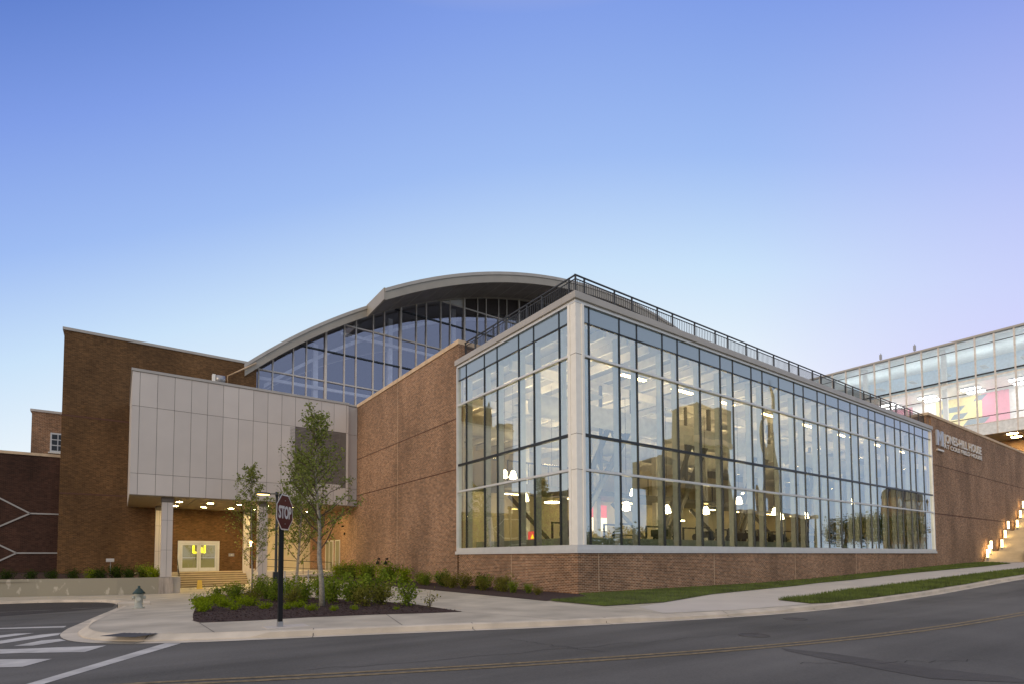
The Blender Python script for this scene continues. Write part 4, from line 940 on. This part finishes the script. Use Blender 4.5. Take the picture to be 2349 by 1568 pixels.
B(-5.48, -4.73, 34.1, 34.4, -.9, 5.36).build('brick_pier', m['brick_block'], bwl)
B(-.9, -.0, 33.6, 34.02, .4, 5.36).build('brick_return', m['brick'], bwl)
dr = root('entrance_doors', (-9.55, 34.1, .42), 'white framed glass double doors with yellow glowing shapes inside', 'door')
mb = MB(); mb.box(-11.0, -8.1, 34.02, 34.18, 2.66, 2.86); mb.box(-11.0, -10.82, 34.02, 34.18, .44, 2.66); mb.box(-8.28, -8.1, 34.02, 34.18, .44, 2.66); mb.build('frame', m['frame'], dr)
for a, b in ((-10.81, -9.56), (-9.54, -8.29)):
    mb = MB(); mb.box(a, a+.13, 34.05, 34.15, .44, 2.65); mb.box(b-.13, b, 34.05, 34.15, .44, 2.65); mb.box(a+.13, b-.13, 34.05, 34.15, .44, .72); mb.box(a+.13, b-.13, 34.05, 34.15, 2.52, 2.65)
    lf = mb.build('door_leaf', m['frame'], dr)
    MB().quad((a+.13, 34.1, .72), (b-.13, 34.1, .72), (b-.13, 34.1, 2.52), (a+.13, 34.1, 2.52)).build('pane', m['clear'], lf)
    xh = b-.2 if a < -10 else a+.2
    MB().tube([(xh, 34.0, 1.35), (xh, 34.0, 1.75)], .02, 8).build('handle', m['mull'], lf)
    B(a+.13, b-.13, 34.06, 34.09, 1.5, 1.54).build('push_bar', m['frame'], lf)
B(-10.9, -8.2, 34.16, 34.185, .5, 2.66).build('vestibule_glow_panel', emis('vestibule_glow', (.30, .28, .13), .28), dr)  # glowing sheet stands in for the light of the room behind
mb = MB(); yy = 34.13
mb.tube([(-9.93, yy, 2.62-.12), (-9.93, yy, 2.0)], .06, 8); mb.tube([(-9.98, yy, 1.93), (-9.70, yy, 1.93)], .06, 8)
mb.tube([(-9.14, yy, 2.5), (-9.14, yy, 1.98)], .06, 8); mb.tube([(-9.36, yy, 2.32), (-9.36, yy, 1.98), (-9.1, yy, 1.93)], .06, 8); mb.tube([(-9.45, yy, 2.22), (-9.36, yy, 2.3)], .05, 8)
mb.build('yellow_sign_light', m['yneon'], dr)
sc_ = root('wall_sconce', (-5.75, 34.0, 2.7), 'glowing orange wall lamp on the brick beside the entrance', 'wall lamp'); B(-5.95, -5.62, 33.98, 34.14, 2.45, 2.9).build('lamp', m['orange'], sc_, .03); B(-6.0, -5.58, 34.14, 34.19, 2.4, 2.95).build('back_plate', m['mull'], sc_)
ib = root('intercom_box', (-7.2, 34.1, 1.7), 'small grey box on the brick right of the entrance doors', 'box'); B(-7.4, -7.0, 34.05, 34.19, 1.62, 1.86).build('case', m['steelgrey'], ib, .01); B(-7.25, -7.15, 34.03, 34.05, 1.7, 1.78).build('button_plate', m['frame'], ib)
# handrails
def rail(lb, pts, z_rail, name='handrail'):
    r_ = root(name, (*pts[0][:2], pts[0][2]), lb, 'handrail')
    MB().tube([(x, y, z+z_rail) for x, y, z in pts], .025, 8).build('top_rail', m['rail'], r_)
    MB().tube([(x, y, z+.45) for x, y, z in pts], .018, 8).build('mid_rail', m['rail'], r_)
    for a, b in zip(pts[:-1], pts[1:]):
        l = (Vector(b)-Vector(a)).length; n = max(1, int(l/1.1))
        for k in range(n+1):
            p = Vector(a).lerp(Vector(b), k/n); MB().tube([p, p+Vector((0, 0, z_rail))], .02, 6).build('post', m['rail'], r_)
rail('dark handrail on the left side of the entrance steps', [(-11.1, 31.0, -.7), (-11.1, 32.9, .42)], .95)
rail('dark handrail along the ramp right of the entrance steps', [(-6.0, 29.5, .42), (-3.0, 28.3, .2), (-.8, 28.3, .1)], 1.0)
ws = root('wet_floor_sign', (-10.0, 29.0, gz(-10, 29)), 'yellow folding warning board in front of the entrance steps', 'warning board')
x, y, z = -10.0, 29.0, gz(-10, 29)
for s in (-1, 1): mb = MB(); mb.add([(x-.17, y+s*.18, z), (x+.17, y+s*.18, z), (x+.13, y+s*.02, z+.62), (x-.13, y+s*.02, z+.62)], [(0, 1, 2, 3)]); mb.add([(x-.17, y+s*.15, z), (x+.17, y+s*.15, z), (x+.13, y, z+.62), (x-.13, y, z+.62)], [(3, 2, 1, 0)]); mb.build('panel', m['yellow'], ws)
# planter wall at left
pw = root('planter_wall', (-16, 25.5, -.8), 'low stained concrete planter wall along the driveway', 'wall')
PT = [(-12.65, 24.95), (-14.8, 25.35), (-16.7, 26.0), (-18.6, 26.7), (-21, 27.3), (-34, 29.5)]
mb = MB(); po = offset(PT, -.25); n = len(PT)
mb.add([(x, y, gz(x, y)-.25) for x, y in PT]+[(x, y, .28) for x, y in PT]+[(x, y, .28) for x, y in po]+[(x, y, gz(x, y)-.25) for x, y in po], [(k*n+i, k*n+i+1, (k+1)*n+i+1, (k+1)*n+i) for k in range(3) for i in range(n-1)]+[(0, n, 2*n, 3*n)])
MW = MT('stained_planter_concrete'); tcn = MW.n('ShaderNodeTexCoord'); mp = MW.n('ShaderNodeMapping'); mp.inputs['Scale'].default_value = (1.6, 1.6, .9); MW.l(tcn.outputs['Object'], mp.inputs[0])
nz = MW.n('ShaderNodeTexNoise'); nz.inputs['Scale'].default_value = 1.4; nz.inputs['Detail'].default_value = 5; MW.l(mp.outputs[0], nz.inputs[0]); r_ = MW.n('ShaderNodeValToRGB'); MW.l(nz.outputs[0], r_.inputs[0])
r_.color_ramp.elements[0].position = .60; r_.color_ramp.elements[0].color = (.30, .27, .20, 1); r_.color_ramp.elements[1].position = .66; r_.color_ramp.elements[1].color = (.47, .42, .33, 1)
MW.l(r_.outputs[0], MW.b.inputs['Base Color']); MW.b.inputs['Roughness'].default_value = .9
mb.build('wall', MW.m, pw)
B(-11.95, -11.5, 25.0, 26.6, -1.0, .28).build('end_block', m['concrete'], pw)
mb = MB(); mb.add([(-12.0, 25.3, .1), (-16.7, 26.3, .1), (-34, 29.9, .1), (-34, 36, .5), (-12, 36, .5)], [(0, 1, 2, 3, 4)]); tag(mb.build('planter_soil', m['mulch']), kind='structure')
# small white sign box in the planter
bsx = root('small_white_box', (-15.2, 30, .4), 'small white box on a stake among the planter shrubs', 'box'); B(-15.45, -15.0, 29.9, 30.1, 1.25, 1.48).build('case', m['signwhite'], bsx, .02); MB().tube([(-15.2, 30, .1), (-15.2, 30, 1.25)], .025, 6).build('stake', m['steelgrey'], bsx)

# ------------------------------------------------------------------ street furniture
x, y = -11.95, -3.61; z = gz(x, y)
ss = root('stop_sign', (x, y, z), 'red octagonal stop sign turned away on a black square post by the kerb', 'road sign')
B(x-.045, x+.045, y-.045, y+.045, z+.12, z+2.86).build('post', m['black'], ss); B(x-.055, x+.055, y-.055, y+.055, z-.02, z+.12).build('post_base', m['steelgrey'], ss, .005)
B(x-.3, x+.55, y-.25, y+.25, z-.05, z+.012).build('footing', m['concrete2'], ss)
nrm = Vector((math.cos(R(-38)), math.sin(R(-38)), 0)); sd_ = Vector((-nrm.y, nrm.x, 0)); cc = Vector((x, y, z+2.46))+nrm*.07
def octo(r_, d0, d1):
    pts = [(r_*math.cos(R(22.5+45*i)), r_*math.sin(R(22.5+45*i))) for i in range(8)]
    vs = [cc+sd_*a+Vector((0, 0, b))+nrm*d for d in (d0, d1) for a, b in pts]
    return MB().add(vs, [tuple(range(8))[::-1], tuple(range(8, 16))]+[(i, (i+1) % 8, (i+1) % 8+8, i+8) for i in range(8)])
octo(.412, 0, .004).build('border', m['signwhite'], ss); octo(.385, .0045, .006).build('face', m['red'], ss)
t = text('stop_lettering', 'STOP', .36, (0, 0, 0), .002, m['signwhite'], None, rot=(R(90), 0, R(52)), bold=.012)
t.parent = ss; t.rotation_euler = (R(90), 0, math.atan2(sd_.y, sd_.x)); wdt = max(v.co.x for v in t.data.vertices)
t.scale = (.60/wdt, 1, 1); t.location = cc+nrm*.008-sd_*.30+Vector((0, 0, -.125))-Vector((x, y, z))
mb = MB()
for zz_ in (.25, -.25): mb.tube([cc+Vector((0, 0, zz_))+nrm*.006, cc+Vector((0, 0, zz_))+nrm*.014], .012, 8)
mb.build('bolt', m['steelgrey'], ss)
# hydrant
x, y = -14.14, 8.3; z = gz(x, y)
hy = root('fire_hydrant', (x, y, z), 'silver fire hydrant with dark green bonnet on the corner pavement', 'fire hydrant')
MB().lathe((x, y, z), [(.19, 0), (.19, .05), (.13, .06), (.125, .46), (.15, .48), (.15, .54)], 20).build('barrel', m['silver'], hy)
MB().lathe((x, y, z+.54), [(.20, 0), (.20, .03), (.15, .08), (.09, .17), (.045, .20), (.04, .28), (.015, .29)], 20).build('bonnet', m['greenpaint'], hy)
for dv in ((-1, 0), (1, 0)): MB().tube([(x+dv[0]*.1, y, z+.40), (x+dv[0]*.21, y, z+.40)], [.055, .065], 12).build('side_nozzle', m['silver'], hy)
MB().tube([(x, y-.1, z+.36), (x-.02, y-.2, z+.36)], [.075, .085], 12).build('front_nozzle', m['silver'], hy)
# kerb inlet near the hydrant
ci = root('kerb_inlet', (-14.4, 13.2, -.6), 'broken concrete kerb inlet behind the fire hydrant', 'drain'); gzz = gz(-14.4, 12.5)
B(-14.75, -13.6, 12.4, 13.6, gzz-.1, gzz+.10).build('slab', m['kerb'], ci, .02); B(-14.77, -14.6, 12.7, 13.3, gzz-.1, gzz+.05).build('opening', m['black'], ci)
# street lamp
x, y = -7.8, 15.66; z = gz(x, y)
sl_ = root('street_lamp', (x, y, z), 'lit street lamp on a dark pole with a side arm behind the stop sign', 'street lamp')
MB().lathe((x, y, z), [(.17, 0), (.17, .35), (.10, .42), (.075, .5), (.065, 5.5)], 14).build('pole', m['mull'], sl_)
B(x-.14, x+.14, y-.14, y+.14, z+.1, z+1.35).build('base_box', m['mull'], sl_, .03)
ad_ = Vector((-.82, .57, 0))
p0 = Vector((x, y, z+5.62)); MB().tube([p0-Vector((0, 0, .15)), p0+Vector((0, 0, .1))], .09, 10).build('bracket', m['mull'], sl_)
p1 = p0+Vector((-.81, .585, 0))*.35; p2 = p0+Vector((-.81, .585, 0))*1.15
mb = MB().bar(p0, p1, .09, .09); mb.build('arm', m['mull'], sl_)
mc = (p1+p2)/2
mb = MB(); mb.lathe((mc.x, mc.y, mc.z-.03), [(.40, 0), (.42, .04), (.32, .10), (.1, .13)], 20, 1.0, .6); mb.build('head', m['mull'], sl_)
MB().lathe((mc.x, mc.y, mc.z-.065), [(.02, 0), (.30, .004), (.33, .03)], 20, 1.0, .6).build('lamp', m['street'], sl_)

# ------------------------------------------------------------------ plants
def leaf(mb, p, s, rnd):
    d = Vector((rnd.gauss(0, 1), rnd.gauss(0, 1), rnd.gauss(0, .8))).normalized(); u = d.cross(Vector((rnd.gauss(0, 1), rnd.gauss(0, 1), rnd.gauss(0, 1)))).normalized()
    a = p+d*s; mb.add([p, p+d*s*.5+u*s*.34, a, p+d*s*.5-u*s*.34], [(0, 1, 2, 3)])
def tree(base, H, fork, rad, width, nb, nl, seed, lb, lean=(0, 0), lsize=.085, clus=7, low=True, grp='young street trees in the mulch bed'):
    rnd = random.Random(seed); x, y = base; z = gz(x, y)
    r_ = root('young_tree', (x, y, z), lb, 'tree', grp)
    tp = []
    for i in range(9):
        t = i/8; tp.append(Vector((x+lean[0]*t+rnd.uniform(-.04, .04)*(t > 0), y+lean[1]*t+rnd.uniform(-.04, .04)*(t > 0), z+H*t)))
    MB().tube(tp, [rad*(1.15 if i == 0 else 1)*(1-.92*(i/8)) for i in range(9)], 10).build('trunk', m['bark'], r_)
    bm_ = MB(); lm = MB()
    def at(t):
        f = t*8; i = min(int(f), 7); return tp[i].lerp(tp[i+1], f-i)
    for b in range(nb):
        t = fork/H+(1-fork/H)*(b/nb)**.85*.93; p = at(t); az = b*2.4+rnd.uniform(-.5, .5)
        ln = width*(1-((t-fork/H)/(1-fork/H))**1.15*.85)*rnd.uniform(.7, 1.15)
        upn = rnd.uniform(.55, 1.25); d = Vector((math.cos(az), math.sin(az), upn)).normalized(); L_ = ln*math.sqrt(1+upn*upn)
        L_ = min(L_, (z+H*1.02-p.z)/max(d.z, .2)); pts = [p]
        for k in range(1, 6): pts.append(p+d*L_*k/5+Vector((rnd.uniform(-.05, .05), rnd.uniform(-.05, .05), .10*L_*(k/5)**2)))
        rb = rad*.32*(1-t*.5); bm_.tube(pts, [rb*(1-.85*k/5) for k in range(6)], 5, False)
        for k in range(1, 6):
            if rnd.random() < .12: continue
            for s in range(2):
                q0 = pts[k-1].lerp(pts[k], rnd.random()); dd = (d+Vector((rnd.gauss(0, .6), rnd.gauss(0, .6), rnd.uniform(.1, .8)))).normalized(); q1 = q0+dd*rnd.uniform(.15, .5)*max(ln, .4)
                bm_.tube([q0, q1], [rb*.25, .003], 3, False)
                for c in range(clus):
                    cp = q0.lerp(q1, rnd.uniform(.3, 1.05))+Vector([rnd.gauss(0, .05) for _ in range(3)])
                    for q_ in range(nl): leaf(lm, cp+Vector([rnd.gauss(0, .045) for _ in range(3)]), lsize*rnd.uniform(.6, 1.25), rnd)
    for c in range(10*nl):
        leaf(lm, at(rnd.uniform(.8, 1.0))+Vector([rnd.gauss(0, .07) for _ in range(3)]), lsize*rnd.uniform(.6, 1.2), rnd)
    bm_.build('branches', m['bark2'], r_); lm.build('crown', m['leaf_tree'], r_)
    return r_
tree((-9.54, 1.47), 6.4, 1.75, .085, 1.32, 42, 2, 21, 'tallest tree with pale trunk in the mulch bed right of the stop sign', lean=(-.27, .22), lsize=.085, clus=5)
tree((-7.75, 11.5), 7.3, 1.6, .075, 1.45, 46, 2, 22, 'staked slender tree just right of the street lamp', lean=(.25, .1), lsize=.125, clus=5)
tree((-8.1, 20.5), 8.0, 1.3, .06, 1.9, 46, 2, 23, 'thin narrow tree left of the street lamp in front of the columns', lean=(-.1, .1), lsize=.125, clus=4)
for i, (x, y) in enumerate(((-8.25, 11.75), (-7.3, 11.2))):
    mb = MB().tube([(x, y, gz(x, y)), (x, y, gz(x, y)+1.35)], .035, 8); tag(mb.build('tree_stake', m['steelgrey']), '%s pale wooden stake beside the slender staked tree' % ('left', 'right')[i], 'stake', 'stakes beside the slender tree')
def shrub_mesh(seed, n, leafmat_, h=1.0, w=.62, ls=.06, stems=9, clump=12, dome=False):
    rnd = random.Random(seed); fm_ = MB(); sm_ = MB()
    for s in range(stems):
        az = rnd.uniform(0, 6.28); rr_ = w*math.sqrt(rnd.random()); hh = h*rnd.uniform(.6, 1.0)*(1-.35*(rr_/w)**2)
        top = Vector((math.cos(az)*rr_, math.sin(az)*rr_, hh)); mid = Vector((top.x*.35, top.y*.35, hh*.45))
        sm_.tube([(0, 0, -.02), mid, top], [.014, .009, .003], 4, False)
        for c in range(clump):
            t = rnd.uniform(.22, 1.05); p = mid.lerp(top, (t-.45)/.55) if t > .45 else Vector((0, 0, 0)).lerp(mid, t/.45)
            p = p+Vector([rnd.gauss(0, .10*w/.6) for _ in range(3)]); p.z = max(p.z, .05)
            for q_ in range(n): leaf(fm_, p+Vector([rnd.gauss(0, .055) for _ in range(3)]), ls*rnd.uniform(.6, 1.3), rnd)
    return fm_, sm_
protos = {}
def shrub(kind, x, y, sc, lb, grp, zoff=0, name='shrub', cat='shrub'):
    spec = {'a': (31, 7, 'leaf_shrub', 1.0, .6, .075, 14, 14), 'b': (32, 7, 'leaf_olive', .9, .55, .07, 13, 13), 'c': (33, 6, 'leaf_shrub', 1.15, .5, .08, 10, 12), 'l': (34, 6, 'leaf_lime', .45, .38, .07, 12, 9), 'd': (35, 7, 'leaf_dark', .85, .6, .075, 13, 13), 's': (36, 4, 'leaf_olive', .6, .25, .06, 4, 6), 'e': (37, 7, 'leaf_lime', .8, .6, .08, 13, 12)}[kind]
    if kind not in protos:
        f_, s_2 = shrub_mesh(spec[0], spec[1], None, spec[3], spec[4], spec[5], spec[6], spec[7])
        r_ = root(name, (0, 0, 0), lb, cat, grp); f_.build('foliage', m[spec[2]], r_); s_2.build('stems', m['bark2'], r_); protos[kind] = r_
    else: r_ = copy_tree(protos[kind]); r_.name = name
    r_['label'] = lb; r_['category'] = cat; r_['group'] = grp
    r_.location = (x, y, gz(x, y)+zoff); r_.scale = (sc,)*3; r_.rotation_euler = (0, 0, (x*7.1+y*3.3) % 6.28)
    return r_
G1 = 'leafy shrubs in the mulch bed'
for k_, x, y, s, lb in [
    ('c', -7.64, -.7, 1.0, 'open stemmed shrub at the right end of the mulch bed'), ('b', -8.1, .3, .85, 'olive shrub second from the right end of the mulch bed'), ('a', -8.3, 1.9, 1.05, 'dense green shrub right of the tallest tree trunk'),
    ('a', -7.7, 1.6, 1.15, 'big green shrub in the right part of the mulch bed before the walkway'), ('b', -8.75, .0, .8, 'low olive shrub nearest the kerb right of the tallest tree'), ('a', -8.7, 3.2, 1.1, 'green shrub close behind the tallest tree trunk'),
    ('c', -7.6, 4.6, 1.2, 'tall light green shrub by the walkway edge of the mulch bed'), ('a', -9.3, 4.6, .95, 'green shrub filling the gap between stop sign post and tallest tree'), ('b', -9.9, 3.9, .75, 'yellowish low shrub just right of the stop sign post'),
    ('a', -7.7, 7.6, 1.2, 'green shrub behind the tall light green one'), ('c', -8.7, 8.2, 1.1, 'upright green shrub right of the staked slender tree'), ('a', -9.4, 8.6, 1.0, 'rounded green shrub in front of the street lamp pole'),
    ('a', -8.9, 12.6, 1.2, 'green shrub beside the base of the street lamp'), ('c', -7.6, 13.6, 1.25, 'tall green shrub behind the staked slender tree'), ('b', -10.1, 9.2, .8, 'low olive shrub left of the stop sign post'),
    ('a', -10.3, 12.2, .85, 'green shrub left of the street lamp base'), ('a', -9.9, 15.8, .9, 'green shrub at the far left edge of the mulch bed'), ('c', -8.4, 17.4, 1.1, 'green shrub at the foot of the thin left tree'),
    ('a', -10.9, 13.8, .75, 'small rounded green shrub near the entrance walk')]: shrub(k_, x, y, s, lb, G1)
G2 = 'lime green perennials in the mulch bed'
for i, (x, y, s) in enumerate([(-12.6, 4.3), (-12.35, 6.2), (-12.0, 7.6), (-11.85, 3.2), (-11.75, 5.4), (-11.4, 7.4), (-11.1, 2.2), (-11.0, 4.6), (-10.9, 6.6), (-10.6, .6), (-10.2, 1.6), (-10.3, -.4), (-9.9, -.9), (-9.3, -1.0), (-12.3, 9.6), (-11.6, 10.2), (-10.9, 9.3)] and
        [(-12.75, 2.3, 1.1), (-12.5, 4.6, 1.2), (-12.2, 7.2, 1.2), (-11.9, 2.4, .9), (-11.75, 5.2, 1.2), (-11.5, 8.2, 1.3), (-11.1, 2.0, .8), (-11.0, 4.8, 1.2), (-10.9, 7.0, 1.3), (-10.7, .9, .75), (-10.2, 1.6, .8), (-10.35, -.3, .7), (-9.9, -.8, .55), (-9.35, -.9, .5), (-12.0, 10.0, 1.4), (-11.3, 11.0, 1.4), (-8.4, -1.6, .35)]):
    shrub('l', x, y, s*.66, '%s lime green perennial counted from the left along the front of the mulch bed' % (['first', 'second', 'third', 'fourth', 'fifth', 'sixth', 'seventh', 'eighth', 'ninth', 'tenth', 'eleventh', 'twelfth', 'thirteenth', 'fourteenth', 'fifteenth', 'sixteenth', 'last'][i]), G2, name='perennial', cat='plant')
shrub('s', -7.45, -1.75, 1.0, 'tiny bare sprig with two shoots near the tip of the mulch bed', G1, name='sapling', cat='plant')
G3 = 'shrubs along the foot of the brick wing'
random.seed(19); yy_ = 11.2; i = 0
pos2 = pos+['twelfth', 'thirteenth', 'fourteenth', 'fifteenth', 'sixteenth', 'seventeenth', 'eighteenth']
while yy_ > .4 and i < 16:
    shrub(random.choice('adab'), -1.45+random.uniform(-.35, .3), yy_, random.uniform(.55, .9)*(1 if yy_ > 1.5 else .6), '%s low shrub from the left along the foot of the brick base' % pos2[i], G3)
    yy_ -= random.uniform(.5, .95); i += 1
for i, (x, y, s, k_) in enumerate([(-1.6, 12.6, 1.15, 'e'), (-1.7, 14.2, 1.25, 'a'), (-1.6, 15.9, 1.2, 'e'), (-1.7, 17.6, 1.3, 'a'), (-1.5, 19.4, 1.3, 'e'), (-1.5, 21.3, 1.3, 'a'), (-1.5, 23.2, 1.2, 'a'), (-1.4, 25.2, 1.2, 'e')]):
    shrub(k_, x, y, s, '%s large bright shrub from the right in front of the brick wing' % pos[i], G3)
G4 = 'dark shrubs in the planter'
for i, (x, y, s, k_) in enumerate([(-12.9, 26.6, 1.1, 'e'), (-13.4, 27.6, 1.1, 'a'), (-14.2, 27.2, 1.0, 'd'), (-14.8, 28.4, 1.2, 'd'), (-15.5, 27.6, 1.0, 'd'), (-16.2, 28.2, .9, 'e'), (-17.0, 28.6, .9, 'd'), (-18.0, 29.0, .85, 'd'), (-19.2, 29.4, .85, 'd'), (-20.6, 30, .9, 'd'), (-22.2, 30.4, .9, 'd')]):
    shrub(k_, x, y, s, '%s shrub from the right in the planter behind the concrete wall' % pos[i], G4, zoff=.1-gz(x, y))

# ------------------------------------------------------------------ surroundings behind the camera, mirrored in the glass
def far(nm, lb, cat='building', loc=(0, 0, 0)): return root(nm, loc, lb, cat)
t1 = far('stone_tower', 'pale stone tower with a broad overhanging top reflected in the street glass', loc=(70, -42, 0))
m['stone'] = plain('tan_stone', (.22, .18, .12), .8, var=.15); m['stone2'] = plain('olive_stone', (.13, .11, .07), .8)
mb = MB(); mb.box(67.2, 75.5, -46, -41, 0, 21); mb.box(58.5, 62.5, -46, -41, 0, 13); mb.build('shaft', m['stone2'], t1); mb = MB(); mb.box(65.5, 76.0, -46, -40.5, 22, 28); mb.box(55.5, 67.2, -46, -40.8, 13, 17.5); mb.box(62.5, 67.2, -46, -41, 17.5, 22); mb.build('head', m['stone'], t1); B(65.2, 76.3, -46.2, -40.3, 21, 22).build('cornice', m['coping'], t1)
mb = MB()
for k in range(5): mb.box(67.6+k*1.6, 68.2+k*1.6, -41.0, -40.95, 3, 20)
mb.build('window_strip', m['darkpanel'], t1)
t2 = far('brick_steeple', 'slender stone steeple reflected in the street glass', loc=(93, -42, 0))
MB().lathe((94, -43, 0), [(2.1, 0), (2.0, 12), (1.9, 18), (1.4, 21), (1.2, 26), (.8, 30), (.4, 35), (.05, 38)], 10).build('spire', m['stone'], t2)
t3 = far('low_brick_building', 'long low brick building reflected in the street glass', loc=(95, -42, 0)); B(80.5, 108, -60, -42, 0, 9.5).build('wall', m['brick_dark'], t3); B(80, 108.5, -60.5, -41.5, 9.5, 10.2).build('roof_edge', m['coping'], t3)
mb = MB()
for k in range(9): mb.box(82+k*2.9, 83.6+k*2.9, -42.06, -42, 3, 6)
mb.build('window_row', m['darkpanel'], t3)
t4 = far('brick_house', 'brick house with pale window rows reflected at the right end of the street glass', loc=(170, -42, 0)); B(154, 178, -45, -42, 0, 17).build('wall', m['brick'], t4)
mb = MB(); mb.add([(153.5, -45.5, 17), (178.5, -45.5, 17), (178.5, -41.5, 17), (153.5, -41.5, 17), (154.5, -43.5, 20), (177.5, -43.5, 20)], [(0, 3, 2, 1), (0, 1, 5, 4), (2, 3, 4, 5), (1, 2, 5), (3, 0, 4)]); mb.build('roof', m['darkpanel'], t4)
for r__ in range(4):
    mb = MB()
    for k in range(8): mb.box(154+k*3.2, 155.3+k*3.2, -42.08, -41.98, 2.5+r__*4, 4.6+r__*4)
    mb.build('window_row', m['frame'], t4)
t5 = far('office_block', 'stepped concrete office block reflected in the left glass face', loc=(-60, 100, 0)); B(-62, -60, 101, 118, 0, 43).build('tall_part', m['stone2'], t5); B(-62, -60, 91.5, 101, 0, 34).build('lower_part', m['stone'], t5)
mb = MB()
for z in range(4, 32, 3): mb.box(-60, -59.95, 92.5, 100.5, z, z+1.3)
mb.build('window_band', m['darkpanel'], t5)
t6 = far('long_brick_hall', 'long dark brick hall reflected low in the left glass face', loc=(-60, 60, 0)); B(-64, -60, 30, 91, 0, 15.5).build('wall', m['brick_dark'], t6)
rnd = random.Random(77)
def bigtree(x, y, H, w_, lb, seed):
    rnd = random.Random(seed); z = gz(x, y)-.05; r_ = root('roadside_tree', (x, y, z), lb, 'tree', 'big trees across the road')
    MB().tube([(x, y, z), (x+.2, y, z+H*.35), (x, y, z+H*.8)], [.35, .28, .08], 8).build('trunk', m['bark2'], r_)
    mb = MB()
    for c in range(90):
        a, b_ = rnd.uniform(0, 6.28), rnd.uniform(-.9, 1.3); q_ = Vector((x+math.cos(a)*math.cos(b_)*w_*rnd.uniform(.5, 1), y+math.sin(a)*math.cos(b_)*w_*rnd.uniform(.5, 1), z+H*.6+math.sin(b_)*H*.36*rnd.uniform(.6, 1)))
        for k in range(22): leaf(mb, q_+Vector([rnd.gauss(0, .7) for _ in range(3)]), rnd.uniform(.3, .55), rnd)
    mb.build('crown', m['leaf_dark'], r_)
for i, (x, y, H, w_) in enumerate([(114, -38, 8, 4), (122, -37, 9, 4.5), (130, -39, 9, 4.5), (138, -38, 10, 5), (147, -37, 10, 5), (32, -40, 3.6, 3), (40, -42, 4.2, 3.2), (48, -41, 5, 3.5), (54, -40, 5, 3), (24, -38, 3, 2.6)]):
    bigtree(x, y, H, w_, '%s big tree from the left across the road, reflected in the glass' % pos[[5, 6, 7, 8, 9, 1, 2, 3, 4, 0][i]], 100+i)
r_ = far('parking_lamp', 'lit lamp post across the road reflected in the glass', 'street lamp', (60, -30, 0)); MB().tube([(52, -30, 0), (52, -30, 9)], .1, 8).build('pole', m['mull'], r_); MB().lathe((53, -30, 8.9), [(.02, 0), (.5, .01), (.5, .12)], 12, 1, .6).build('lamp', m['street'], r_)
bpy.context.view_layer.update()
